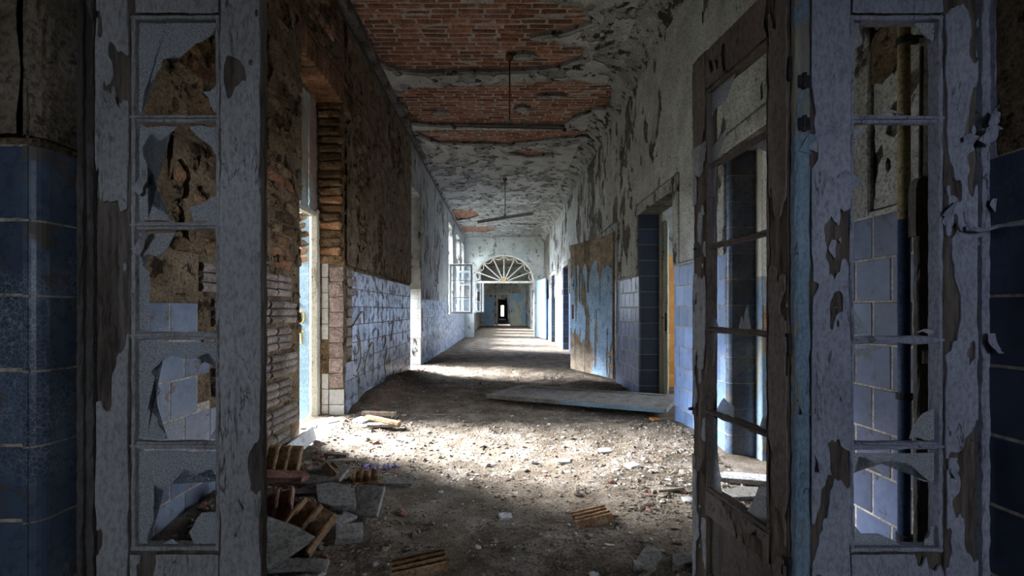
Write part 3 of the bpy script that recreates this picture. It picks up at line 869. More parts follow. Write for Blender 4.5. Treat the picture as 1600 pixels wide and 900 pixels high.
corner_left(1.55, 2.35, M['cracked_render'], 'render_patch', XRV_L + .004, 1.147, .035, .02)
def lk(U, V):
    return 0.10 * (0.62 - fbm(U * 5, V * 3, 14, 4)) + .004
v, f = clipped_sheet(-1.62, -1.232, 1.55, 2.35, .02, lk, lambda u, z, h: (u + .006 * math.sin(z * 23), 1.17 - h - .01 * float(fbm(u * 8, z * 8, 15, 2)), z), .028)
link('render_patch', mesh('render_patch', v, f), M['cracked_render'], wall_front)
tiles(wall_front, '-x', XRV_R + .012, 1.0, 1.34, -.03, DADO - .01, .34, TILE, lambda r, a: M['tile_navy'], None, False)

# brown render laid bare on the right wall near the partition
v, f = clipped_sheet(1.86, 2.12, 2.02, 2.44, .012, lambda U, V: .07 - np.hypot((U - 1.99) * .7, (V - 2.24) * .42) + .08 * (fbm(U * 9, V * 9, 71, 3) - .5), lambda u, z, h: (XR - .006 - h, u, z), .014)
link('bare_patch', mesh('bare_patch', v, f), M['brown_render'], wall_right)
# unseen wall added outside to block low sky light from the left door
b = MB(); b.box(-11, XL - .3, 2.3, 2.7, -.2, 5.5); tag(b.build('wall_sky_block', M['stained_plaster']), kind='structure')
# unseen slab added outside above the left doorway, shading its door from the sky
b = MB(); b.cbox(XL - 1.9, XL - .3, 3.0, 5.4, 3.45, 3.58, .01); tag(b.build('ceiling_sky_shade', M['wall_plaster']), kind='structure')
# outside ground
b = MB(); b.box(-60, XL - .3, -20, 80, -.3, -.12); b.box(4.9, 60, -20, 80, -.3, -.12); b.box(-2.6, 4.9, -30, -3.9, -.3, -.12)
tag(b.build('ground', M['grass']), kind='structure')

# portals that help the renderer find the sky through each opening
portal('portal', (XL - .32, 4.1, 1.65), (1, 0, 0), 1.0, 3.2)
portal('portal', (XL - .32, 8.4, 1.7), (1, 0, 0), 1.0, 3.3)
for w in WIN[:5]: portal('portal', (XL - .32, (w[0] + w[1]) / 2, 2.4), (1, 0, 0), 1.2, 2.75)
portal('portal', (.25, -3.92, 1.55), (0, 1, 0), 1.0, .8)
for w in ow[:5]: portal('portal', (4.92, (w[0] + w[1]) / 2, 2.05), (-1, 0, 0), w[1] - w[0], 2.3)

# ------------------------------------------------------------------ joinery
def rough_bar(mb, x0, x1, y0, y1, z0, z1, axis='z', amp=0.0022, step=0.03, ch=0.005):
    """a timber with worn, slightly uneven arrises"""
    lo = {'x': (y0, y1, z0, z1, x0, x1), 'y': (z0, z1, x0, x1, y0, y1), 'z': (x0, x1, y0, y1, z0, z1)}[axis]
    a0, a1, b0, b1, c0, c1 = lo
    ch = min(ch, .4 * abs(a1 - a0), .4 * abs(b1 - b0))
    n = max(2, int((c1 - c0) / step))
    sec = [(a0 + ch, b0), (a1 - ch, b0), (a1, b0 + ch), (a1, b1 - ch), (a1 - ch, b1), (a0 + ch, b1), (a0, b1 - ch), (a0, b0 + ch)]
    v = []
    for i in range(n + 1):
        c = c0 + (c1 - c0) * i / n
        for (a, b_) in sec:
            k = 0 if i in (0, n) else 1
            da, db = random.uniform(-amp, amp) * k, random.uniform(-amp, amp) * k
            p = (a + da, b_ + db, c)
            v.append({'z': (p[0], p[1], p[2]), 'x': (p[2], p[0], p[1]), 'y': (p[1], p[2], p[0])}[axis])
    f = [(i * 8 + k, i * 8 + (k + 1) % 8, (i + 1) * 8 + (k + 1) % 8, (i + 1) * 8 + k) for i in range(n) for k in range(8)]
    f += [tuple(range(7, -1, -1)), tuple(n * 8 + k for k in range(8))]
    return mb.add(v, f)
def bar(name, m, parent, *a, **k):
    return rough_bar(MB(), *a, **k).build(name, m, parent)

def nearest_part(parent, x, z):
    """the timber of a leaf that lies under a point of its face; the leaf itself when it has none"""
    best, bd = parent, 1e9
    for c in parent.children:
        if c.name.split('.')[0] not in ('stile', 'top_rail', 'bottom_rail', 'bottom_panel'): continue
        xs = [q.co.x for q in c.data.vertices]; zs_ = [q.co.z for q in c.data.vertices]
        dx = max(min(xs) - x, x - max(xs), 0); dz = max(min(zs_) - z, z - max(zs_), 0)
        if dx + dz < bd: best, bd = c, dx + dz
    return best
def flake(parent, m, loc, w, h, rot, curl=1.2, side=1):
    """a curled flake of paint lifting off; hinged on its top edge, or side edge when side"""
    nu, nv = 5, 6
    curl *= .5; w *= 1.3
    v = []
    jl = [random.uniform(-.18, .18) for _ in range(nv + 1)]; jr = [random.uniform(-.18, .18) for _ in range(nv + 1)]
    for j in range(nv + 1):
        t = j / nv
        taper = 1 - .35 * t ** 1.5
        for i in range(nu + 1):
            s = i / nu - .5
            x = (s * taper + (jl[j] if i == 0 else jr[j] if i == nu else 0) * .9) * w
            ang = curl * t
            L = h * (math.sin(ang) / curl if curl else t)
            D = h * ((1 - math.cos(ang)) / curl if curl else 0)
            v.append((x, -D - .0015, -L))
    f = [(j * (nu + 1) + i, j * (nu + 1) + i + 1, (j + 1) * (nu + 1) + i + 1, (j + 1) * (nu + 1) + i) for j in range(nv) for i in range(nu)]
    n = len(v)
    back = [(x, y + .0016, z) for x, y, z in v]
    g = [tuple(n + q for q in reversed(c)) for c in f]
    rim = [j * (nu + 1) for j in range(nv + 1)] + [nv * (nu + 1) + i for i in range(1, nu + 1)] + [j * (nu + 1) + nu for j in range(nv - 1, -1, -1)] + [i for i in range(nu - 1, 0, -1)]
    g += [(rim[k], rim[(k + 1) % len(rim)], n + rim[(k + 1) % len(rim)], n + rim[k]) for k in range(len(rim))]
    return link('paint_flake', mesh('paint_flake', v + back, f + g), m, nearest_part(parent, loc[0], loc[2]), loc, rot)

def shard(parent, pts, y, m, t=.003, name='glass_shard'):
    """pts: (x, z) in the leaf's own plane"""
    jag = []
    n = len(pts)
    for i in range(n):
        a, b_ = Vector(pts[i]), Vector(pts[(i + 1) % n])
        jag.append(a)
        L = (b_ - a).length
        if L > .05:
            nrm = Vector((-(b_ - a).y, (b_ - a).x)).normalized()
            for q in (.35, .68):
                jag.append(a.lerp(b_, q) + nrm * random.uniform(-.006, .006))
    k = len(jag)
    v = [(p.x, y - t / 2, p.y) for p in jag] + [(p.x, y + t / 2, p.y) for p in jag]
    f = [tuple(range(k)), tuple(range(2 * k - 1, k - 1, -1))] + [(i, k + i, k + (i + 1) % k, (i + 1) % k) for i in range(k)]
    bm = bmesh.new()
    bv = [bm.verts.new(p) for p in v]
    for q in f: bm.faces.new([bv[i] for i in q])
    bmesh.ops.triangulate(bm, faces=[q for q in bm.faces if len(q.verts) > 4])
    bmesh.ops.recalc_face_normals(bm, faces=bm.faces[:])
    me = bpy.data.meshes.new(name); bm.to_mesh(me); bm.free()
    return link(name, me, m, parent)

PD, TH = 1.28, 0.030         # depth of the partition, thickness of a leaf
def lx(px): return (px - CX) * PD / F
def lz(py): return EYE - (py - CY) * PD / F

def glazed_leaf(name, label, loc, rotz, W, sl, sr, zs, mat_s, mat_m, ztop=2.10, mat_bottom=None, TH=TH, mh=.0105):
    t = thing(name, label, 'door', loc, (0, 0, rotz))
    zb, ztp = zs[-1], zs[0]
    bar('stile', mat_s, t, 0, sl, 0, TH, .012, ztop)
    bar('stile', mat_s, t, W - sr, W, 0, TH, .012, ztop)
    bar('top_rail', mat_s, t, sl, W - sr, .002, TH - .002, ztp, ztop, axis='x')
    bar('bottom_rail', mat_s, t, sl, W - sr, .002, TH - .002, zb - .10, zb, axis='x')
    bar('bottom_panel', mat_bottom or mat_s, t, sl - .004, W - sr + .004, .013, TH - .013, .10, zb - .10, axis='x')
    bar('bottom_rail', mat_s, t, sl, W - sr, .002, TH - .002, .012, .10, axis='x')
    # glazing beads round the glass
    g = MB()
    for q in (sl, W - sr - .010):
        rough_bar(g, q, q + .010, -.004, TH + .004, zb, ztp, ch=.003, amp=.0015)
    rough_bar(g, sl, W - sr, -.004, TH + .004, zb, zb + .012, axis='x', ch=.003, amp=.0015)
    rough_bar(g, sl, W - sr, -.004, TH + .004, ztp - .012, ztp, axis='x', ch=.003, amp=.0015)
    g.build('glazing_bead', mat_m, t)
    for zm in zs[1:-1]:
        mb = MB()
        rough_bar(mb, sl - .004, W - sr + .004, .004, TH - .004, zm - mh, zm + mh, axis='x', ch=.004, amp=.0022)
        rough_bar(mb, sl - .004, W - sr + .004, -.004, TH + .004, zm - .003, zm + .0045, axis='x', ch=.002, amp=.0018)
        mb.build('muntin', mat_m, t)
    return t

def muntin_z(a, b_): return (lz(a) + lz(b_)) / 2
zsA = [lz(25), muntin_z(175, 192), muntin_z(345, 359), muntin_z(517, 533), muntin_z(690, 704), lz(860)]
XA = lx(150)
leafA = glazed_leaf('door_leaf', 'shut grey door leaf with five broken panes on the left', (XA, PD, 0), 0, lx(410) - XA, lx(206) - XA, lx(410) - lx(343), zsA, M['bare_wood'], M['grey_door'])
def A(pts): return [(lx(x) - XA, lz(y)) for x, y in pts]
for poly in (
    [(209, 28), (340, 28), (318, 55), (292, 70), (275, 85), (247, 88), (235, 118), (220, 135), (215, 172), (209, 172)],
    [(312, 140), (342, 130), (342, 172), (330, 172)],
    [(209, 195), (270, 195), (245, 217), (230, 205), (216, 228), (230, 265), (232, 320), (250, 330), (262, 344), (209, 344)],
    [(290, 195), (342, 195), (342, 258), (325, 225), (305, 212)],
    [(290, 322), (342, 303), (342, 344), (298, 344)],
    [(209, 362), (268, 362), (248, 395), (215, 400), (228, 440), (225, 515), (209, 515)],
    [(209, 536), (342, 536), (342, 592), (320, 552), (292, 562), (262, 556), (230, 582), (245, 612), (225, 640), (240, 655), (255, 688), (209, 688)],
    [(332, 672), (342, 655), (342, 688), (322, 688)],
    [(209, 708), (342, 708), (342, 768), (325, 735), (300, 745), (285, 735), (250, 770), (235, 760), (240, 790), (230, 830), (225, 858), (209, 858)],
    [(290, 835), (310, 805), (342, 800), (342, 858), (300, 858)],
    [(240, 858), (262, 846), (280, 858)]):
    shard(leafA, A(poly), .015, M['glass_rough'])

XB = lx(1265)
zsB = [lz(25), muntin_z(177, 193), muntin_z(522, 541), muntin_z(690, 706), lz(862)]
leafB = glazed_leaf('door_leaf', 'shut lilac grey door leaf with broken panes on the right', (XB, PD, 0), 0, lx(1526) - XB, lx(1328) - XB, lx(1526) - lx(1472), zsB, M['bare_wood'], M['lilac_door'])
def B_(pts): return [(lx(x) - XB, lz(y)) for x, y in pts]
for poly in (
    [(1330, 28), (1347, 28), (1354, 64), (1342, 72), (1330, 82)],
    [(1436, 30), (1470, 30), (1470, 62), (1450, 50)],
    [(1382, 174), (1400, 168), (1420, 174)],
    [(1330, 200), (1362, 198), (1346, 212), (1330, 216)],
    [(1330, 478), (1342, 486), (1352, 502), (1362, 520), (1330, 520)],
    [(1440, 520), (1452, 514), (1470, 516), (1470, 520)],
    [(1331, 544), (1385, 544), (1370, 552), (1346, 558)],
    [(1428, 688), (1440, 660), (1450, 648), (1468, 640), (1468, 688)],
    [(1330, 670), (1342, 680), (1340, 688), (1330, 688)],
    [(1331, 710), (1468, 710), (1468, 762), (1442, 752), (1428, 728), (1404, 722), (1380, 726), (1348, 716), (1341, 742), (1331, 742)],
    [(1331, 796), (1338, 820), (1352, 838), (1380, 838), (1402, 848), (1418, 858), (1331, 858)],
    [(1452, 858), (1460, 830), (1468, 822), (1468, 858)]):
    shard(leafB, B_(poly), .015, M['glass_rough'])

# the open leaf, swung away from the camera
WC = 0.5135
THC = .034
rotC = math.atan2(.51, -.06)
leafC = glazed_leaf('door_leaf', 'brown worn door leaf swung open towards the corridor', (lx(1238) + .036, 1.304, 0), rotC, WC, .080, .095, zsA, M['brown_wood'], M['brown_door'], 2.10, M['brown_door'], THC, .010)
ua, ub = .080, WC - .095
def Cp(k, pts):   # pts as fractions across and down pane k
    zt, zb = zsA[k] - .008, zsA[k + 1] + .008
    return [(ub + .004 - (ub - ua + .008) * x, zt + (zb - zt) * y) for x, y in pts]   # x = 0 at the free edge
for k, pts in (
    (0, [(0, 0), (.45, 0), (.30, .25), (.05, .30), (0, .45)]), (0, [(0, .8), (.35, .62), (.12, .98), (0, 1)]),
    (1, [(.0, 0), (.12, 0), (.05, .5), (.08, 1), (0, 1)]), (1, [(.55, 0), (1, 0), (1, .22), (.8, .07)]),
    (2, [(0, .82), (.12, .9), (.16, 1), (0, 1)]), (2, [(.5, 1), (.54, .85), (.58, .93), (.63, .72), (.68, 1)]), (2, [(.9, .5), (1, .3), (1, .8)]),
    (3, [(0, 0), (.13, 0), (.06, .4), (0, .5)]), (3, [(.12, 1), (.25, .8), (.42, .86), (.42, 1)]), (3, [(.8, 1), (.95, .7), (1, .72), (1, 1)]),
    (4, [(0, 0), (.10, .05), (.06, .5), (.20, .78), (.22, 1), (0, 1)]), (4, [(.62, 1), (.80, .60), (1, .45), (1, 1)]),
    (4, [(.9, .0), (1, 0), (1, .3)])):
    kk = min(k, 4)
    shard(leafC, Cp(kk, pts), .018, M['glass_rough'])
# bolts and hinges of the open leaf
b = MB(); b.tube([(WC + .002, .02, .705), (WC + .022, .02, .705)], .009, 10); b.cbox(WC - .03, WC + .004, .033, .039, .68, .73, .002); b.tube([(WC - .01, .038, .705), (WC - .01, .06, .705)], .006, 8)
b.build('bolt', M['dark_metal'], leafC)
b = MB(); b.cbox(WC - .05, WC - .005, .033, .037, 1.31, 1.37, .002); b.tube([(WC - .02, .036, 1.345), (WC - .02, .044, 1.345)], .006, 8); b.build('lock_plate', M['dark_metal'], leafC)
for zz in (1.80, 1.0, .35):
    b = MB(); b.cbox(.0, .022, .033, .036, zz - .03, zz + .03, .002); b.tube([(-.004, .034, zz - .034), (-.004, .034, zz + .034)], .005, 8); b.build('hinge', M['dark_metal'], leafC)

# frame of the partition
frame = MB()
rough_bar(frame, XRV_L, XRV_L + .016, 1.255, 1.40, 0, 2.32)
rough_bar(frame, XRV_L + .014, lx(149), 1.268, 1.39, 0, 2.32)
fl = tag(frame.build('trim_8', M['sooty_frame']), 'dark flaking frame of the partition beside blue tiles', kind='structure')
frame = MB()
rough_bar(frame, lx(1527), lx(1527) + .022, 1.262, 1.39, 0, 2.32)
rough_bar(frame, lx(1527) + .020, XRV_R + .004, 1.25, 1.40, 0, 2.32)
fr = tag(frame.build('trim_9', M['lilac_door']), kind='structure')
post = bar('trim_10', M['blue_post'], None, lx(1241), lx(1263.5), 1.272, 1.300, 0, 2.32); tag(post, 'blue flaking post between shut and open leaves', kind='structure')
head = bar('trim_11', M['grey_door'], None, XRV_L, XRV_R, 1.26, 1.36, 2.115, 2.33, axis='x'); tag(head, kind='structure')
# hinge remains on the blue post
for zz in (lz(130), lz(196)):
    b = MB(); b.cbox(lx(1243), lx(1262), 1.266, 1.273, zz - .018, zz + .018, .003, None, .002); b.tube([(lx(1252), 1.266, zz - .022), (lx(1252), 1.266, zz + .022)], .006, 8); b.build('hinge', M['dark_metal'], post)

# films of paint, torn open and lifting at their edges
def film(parent, m, x0, x1, z0, z1, face, hole, seed, step=.0045, sx=13, sz=4.5, thick=.0016, curl=.004, rag=.5):
    def fn(U, V):
        n = fbm(U * sx, V * sz, seed, 4, .55); e = vnoise(V * 14, V * 0 + seed, seed + 5)
        h = hole(V) if callable(hole) else hole
        d = (h - n) * .10
        edge = np.minimum(U - x0, x1 - U) - rag * .010 * np.clip(e - .45, 0, 1) * 2
        return np.minimum(d, edge)
    s = -1 if face <= 0.01 else 1
    v, f = clipped_sheet(x0 - .004, x1 + .004, z0, z1, step, fn, lambda u, z, h: (u, face + s * (h + .0012), z), thick, curl)
    tag(link('paint_film', mesh('paint_film', v, f), m, nearest_part(parent, (x0 + x1) / 2, (z0 + z1) / 2)), kind='stuff')
WA, WB_ = lx(410) - XA, lx(1526) - XB
film(leafA, M['grey_film'], .003, lx(206) - XA - .004, .30, 2.05, 0, .545, 401)
film(leafA, M['grey_film'], lx(343) - XA + .004, WA - .002, .30, 2.05, 0, .70, 402)
film(leafA, M['grey_film'], lx(206) - XA, lx(343) - XA, .31, .405, 0, .66, 403)
film(leafA, M['grey_film'], lx(206) - XA, lx(343) - XA, 1.947, 2.09, 0, .66, 404)
film(leafB, M['lilac_film'], .002, lx(1328) - XB - .003, .30, 2.05, 0, .655, 405)
film(leafB, M['lilac_film'], lx(1472) - XB + .004, WB_ - .002, .30, 2.05, 0, .60, 406)
film(leafB, M['lilac_film'], lx(1328) - XB, lx(1472) - XB, .31, .405, 0, .64, 407)
film(leafB, M['lilac_film'], lx(1328) - XB, lx(1472) - XB, 1.947, 2.09, 0, .64, 408)
film(leafC, M['brown_film'], .002, .077, .02, 2.09, THC, .58, 409)
film(leafC, M['grey_film'], WC - .092, WC - .002, .02, 1.75, THC, .52, 410)
film(leafC, M['brown_film'], WC - .092, WC - .002, 1.75, 2.09, THC, .62, 411)
film(leafC, M['brown_film'], .08, WC - .095, 1.945, 2.09, THC, .60, 412)
film(leafC, M['brown_film'], .08, WC - .095, .32, .41, THC, .56, 413)
# curls of paint
def fl_at(parent, x0, px, py, w, h, m, rz=0.0, curl=1.3, roll=0.0, y=-.001):
    if py < 470: roll += math.pi
    flake(parent, m, (lx(px) - x0, y, lz(py)), w, h, (0, roll, rz), curl)
for px, py, w, h, rl in ((358, 766, .034, .07, -.5), (375, 800, .02, .07, .2)):
    fl_at(leafA, XA, px, py, w, h, M['grey_door'], 0, 1.2, rl)
for px, py, w, h, rl in ((212, 300, .022, .085, .75), (212, 395, .02, .09, .7), (186, 195, .03, .09, -.1)):
    fl_at(leafA, XA, px, py, w, h, M['grey_door'], 0, 1.7, rl)
for px, py, w, h, rl in ((1311, 300, .05, .055, .6), (1280, 240, .05, .08, .4), (1282, 690, .03, .09, .1),
                         (1498, 250, .04, .07, .3), (1490, 350, .05, .06, -.7), (1500, 390, .05, .07, .5), (1488, 715, .02, .06, .1)):
    fl_at(leafB, XB, px, py, w, h, M['lilac_door'], 0, 1.5, rl)
for px, py, w, h, rl in ((1518, 230, .03, .05, .5), (1540, 200, .04, .045, -.8), (1532, 330, .03, .05, .9), (1531, 520, .02, .06, 0)):
    fl_at(fr, 0, px, py, w, h, M['lilac_door'], 0, 1.6, rl, 1.249)
for px, py, w, h, rl in ((1252, 240, .025, .05, .3), (1250, 620, .025, .05, 0)):
    fl_at(post, 0, px, py, w, h, M['blue_post'], 0, 1.3, rl, 1.270)
for u, z, w, h in ((WC - .05, .52, .03, .05), (.3, .39, .04, .03), (.38, .38, .03, .03)):
    flake(leafC, M['brown_door'], (u, THC + .001, z), w, h, (0, 0, R(180)), 1.3)

# cable looping off the right-hand frame
pts = [at(1508, 330, 1.24), at(1510, 345, 1.238), at(1518, 357, 1.236), at(1530, 361, 1.235), at(1545, 358, 1.225), at(1560, 352, 1.215), at(1580, 352, 1.19), at(1600, 350, 1.16), at(1625, 352, 1.12)]
b = MB(); b.tube(pts, .0042, 8); b.tube([p + Vector((0, -.004, .005 * math.sin(i * 1.7))) for i, p in enumerate(pts[2:])], .003, 6)
tag(b.build('electric_cable', M['lilac_door'], None, True), 'thin twisted cable looping from the right door frame', 'cable')

# ------------------------------------------------------------------ doorway in the left wall
YD = 4.56
tr = bar('trim_12', M['cream_frame'], None, -1.95, -1.885, 4.53, 4.605, -.02, 2.12); tag(tr, kind='structure')
bo = thing('boarded_transom', 'weathered grey and blue boards closing the transom above left doorway', 'board', (-1.93, 0, 0))
for k in range(5):
    a = 3.62 + k * .2
    bar('board', M['board'], bo, -.012 + random.uniform(-.006, .006), .012 + random.uniform(-.004, .004), a + .004, a + .196, 2.10 + random.uniform(-.02, .04), 3.245, amp=.003)
bar('rail', M['cream_frame'], bo, -.02, .03, 3.625, 4.615, 2.05, 2.10, axis='y')
rz = math.atan2(.165, -.62)
bd = thing('exterior_door', 'pale blue flaking door with orange graffiti in the left doorway', 'door', (-1.985, 4.598, -.02), (0, 0, rz))
bdp = bar('door_panel', M['pale_blue_door'], bd, 0, .85, -.02, .02, 0, 2.08, amp=.001)
bar('edge_strip', M['cream_frame'], bd, -.025, 0, -.022, .022, 0, 2.08)
gz = MB()
def gstroke(mb, pts, y, r=.009):
    mb.tube([(p[0], y, p[1]) for p in pts], r, 6)
oval = [(.085 + .03 * math.cos(q), 1.055 + .055 * math.sin(q)) for q in np.linspace(0, 2 * math.pi, 15)]
for side in (.021,):
    gstroke(gz, oval, side, .007)
    gstroke(gz, [(.06, .90), (.10, .91), (.14, .90)], side, .007)
    gstroke(gz, [(.115, .96), (.10, .88), (.085, .78)], side, .008)
    gstroke(gz, [(.12, 1.2), (.115, 1.17)], side, .008)
gz.build('graffiti', M['graffiti'], bdp)

# boards added high in the second opening to keep sun off the peeled door
b2 = thing('sun_block_boards', 'added boards blocking sun at the top of the second left opening', 'board', (-1.92, 0, 0))
for k in range(5):
    bar('board', M['board'], b2, -.012, .012, 7.92 + k * .194, 8.11 + k * .194, 1.45, 3.34, amp=.003)
# graffiti scrawl across the pale tiles
def on_left(px, py, off=.02):
    d = -(XL + off) * F / (CX - px)
    return Vector((XL + off, d, EYE - (py - CY) * d / F))
b = MB()
for path in ([(205, 365), (240, 305), (262, 292), (265, 350)], [(222, 410), (236, 450), (232, 500), (215, 515), (207, 490)], [(240, 430), (246, 540), (225, 600)],
             [(310, 398), (325, 378), (338, 392), (335, 440)], [(302, 450), (272, 540), (266, 620)], [(355, 440), (370, 412), (376, 440), (365, 480)], [(400, 352), (415, 346), (402, 440)],
             [(208, 620), (235, 630), (240, 660)], [(285, 470), (310, 450), (312, 520)], [(380, 500), (370, 560), (376, 610)]):
    pp = [on_left(490 + x / 3.333, 400 + y / 3.333, .019) for x, y in path]
    # smooth the stroke
    sm = []
    for i in range(len(pp) - 1):
        p0, p1, p2, p3 = pp[max(i - 1, 0)], pp[i], pp[i + 1], pp[min(i + 2, len(pp) - 1)]
        for q in (0, .25, .5, .75):
            sm.append(.5 * ((2 * p1) + (p2 - p0) * q + (2 * p0 - 5 * p1 + 4 * p2 - p3) * q * q + (3 * p1 - p0 - 3 * p2 + p3) * q ** 3))
    b.tube(sm + [pp[-1]], .006, 5)
b.build('graffiti', M['tag_paint'], wall_left)

# ------------------------------------------------------------------ right side doors
for i, (a, c, dd) in enumerate(((1.885, 2.03, D1[1]),)):
    j1 = bar('trim_13', M['cream_frame'], None, a, c, dd - .10, dd - .015, 1.35, DT, amp=.001); tag(j1, kind='structure')
    j2 = bar('trim_14', M['blue_post'], None, a, c, dd - .10, dd - .015, -.03, 1.35, amp=.001); tag(j2, kind='structure')
    vv, ff = clipped_sheet(a + .01, c - .05, .80, 1.17, .02, lambda U, V: .03 - .35 * np.maximum(0, fbm(U * 9, V * 6, 3, 3) - .55) - .0 * U, lambda u, z, h: (u, dd - .10 - h, z), .004)
    link('bare_patch', mesh('bare_patch', vv, ff), M['clay'], j2)
fr2 = bar('trim_15', M['sage_frame'], None, 1.930, 1.962, D2[1] - .10, D2[1] - .02, -.02, DT); tag(fr2, kind='structure')
d2 = thing('interior_door', 'cream flaking door standing open in the second right doorway', 'door', (1.965, 5.43, -.01), (0, 0, math.atan2(.94, .365)))
d2p = bar('door_panel', M['sage_frame'], d2, .015, .78, -.022, .022, .02, 2.2)
b = MB(); b.cbox(.006, .016, -.014, .014, .86, 1.08, .002); b.build('lock_plate', M['dark_metal'], d2p)
b = MB(); b.tube([(.04, .02, 1.02), (.04, .045, 1.02), (.10, .045, 1.0)], .008, 8); b.build('door_handle', M['dark_metal'], d2p)

# the peeled door leaf leaning open across the third doorway
ax, ay, bx_, by_ = 1.66, 6.74, 1.20, 7.94
WD = math.hypot(bx_ - ax, by_ - ay)
pd = thing('peeling_door', 'tan boarded door with blue paint peeling off in sheets', 'door', (ax, ay, 0), (0, 0, math.atan2(by_ - ay, bx_ - ax)))
npk = 8
for k in range(npk):
    a, c = WD * k / npk, WD * (k + 1) / npk
    link('plank', mesh('plank', *cbox_data(a + .001, c - .0015, -.02, .02 + random.uniform(-.002, .002), .06 + random.uniform(0, .012), 2.25, .003)), M['old_wood'], pd)
def pk(U, V):
    n = fbm(U * 15, V * 1.5, 21, 4, .62)
    drip = vnoise(U * 9, V * 0 + 3, 23) * .35
    top = 1.92 - drip - V
    low = (fbm(U * 3, V * 2.2, 25, 4) - .38 + np.clip((V - .75) * .5, -.15, .3))
    left = np.where(U > WD - .12, .1, 0)
    return np.minimum(top, np.minimum(low, .60 - n) * .5) + left * .4
vv, ff = clipped_sheet(.01, WD - .01, .08, 2.2, .022, pk, lambda u, z, h: (u, .022 + h, z), .003, .005)
ff = [tuple(reversed(q)) for q in ff]
M['blue_film'] = mat_mottled('blue_paint_film', (0.22, 0.36, 0.54), (0.32, 0.46, 0.62), (0.44, 0.56, 0.70), 5, (14, .60, (0.06, .07, .08), (1, 1, .3)), .5, .006)
tag(link('paint_film', mesh('paint_film', vv, ff), M['blue_film'], pd), kind='stuff')
b = MB(); b.cbox(WD - .13, WD - .06, .02, .028, .95, 1.2, .003); b.build('lock_plate', M['rust'], pd)

# fallen door lying across the floor
FA, FB = Vector((-.21, 5.42)), Vector((1.61, 4.43))
fdv = FB - FA
fd = thing('fallen_door', 'grey dusty door lying flat on the rubble by the right doorway', 'door', (FA.x, FA.y, .035), (R(-1.0), R(-1.2), math.atan2(fdv.y, fdv.x)))
LW, LH = fdv.length, .93
b = MB(); b.cbox(.0, LW, .0, LH, 0, .040, .004); b.build('door_panel', M['slab'], fd)
for (x0, x1, y0_, y1_) in ((.0, .14, 0, LH), (LW - .14, LW, 0, LH), (.14, LW - .14, .0, .11), (.14, LW - .14, LH - .11, LH), (.95, 1.07, .11, LH - .11)):
    b = MB(); b.cbox(x0, x1, y0_, y1_, .040, .048, .003, None, .001); b.build('frame_rail', M['slab'], fd)
bar('edge_strip', M['pale_blue_door'], fd, .95, LW - .02, -.012, .0, .004, .046, axis='x')

# pipe and iron bar by the right wall just behind the partition
pp = thing('drain_pipe', 'tan and dark blue painted pipe on the right wall behind the glass', 'pipe', (1.635, 1.83, 0))
b = MB(); b.tube([(0, 0, 1.47), (0, 0, 2.9)], .021, 14); b.build('upper_pipe', M['pipe_tan'], pp, True)
b = MB(); b.tube([(0, 0, -.02), (0, 0, 1.47)], .021, 14); b.build('lower_pipe', M['pipe_blue'], pp, True)
for zz in (.75, .17, 2.2):
    b = MB(); b.tube([(0, 0, zz - .014), (0, 0, zz + .014)], .027, 14); b.cbox(.0, .065, -.008, .008, zz - .012, zz + .012, .002); b.tube([(.0, -.03, zz), (.05, -.03, zz)], .006, 6); b.build('pipe_clamp', M['dark_metal'], pp)
ib = thing('iron_lever_bar', 'dark iron bar with rounded plate behind the right glass', 'bar', (1.582, 1.70, 0))
bar('bar', M['sooty_frame'], ib, -.02, .022, -.012, .012, 0, 1.38)
oct_ = [(-.036, 1.38), (.036, 1.38), (.036, 1.555), (.028, 1.59), (.012, 1.603), (-.012, 1.603), (-.028, 1.59), (-.036, 1.555)]
b = MB(); n_ = len(oct_); b.add([(x, -.02, z) for x, z in oct_] + [(x, .012, z) for x, z in oct_], [tuple(range(n_)), tuple(range(2 * n_ - 1, n_ - 1, -1))] + [(i, n_ + i, n_ + (i + 1) % n_, (i + 1) % n_) for i in range(n_)])
b.build('plate', M['sooty_frame'], ib)
b = MB(); b.tube([(0, 0, 1.60), (0.004, 0, 2.1)], .006, 8); b.build('rod', M['dark_metal'], ib)
b = MB(); b.cbox(-.008, .012, -.02, -.01, .90, .95, .002); b.build('catch', M['lamp_metal'], ib)

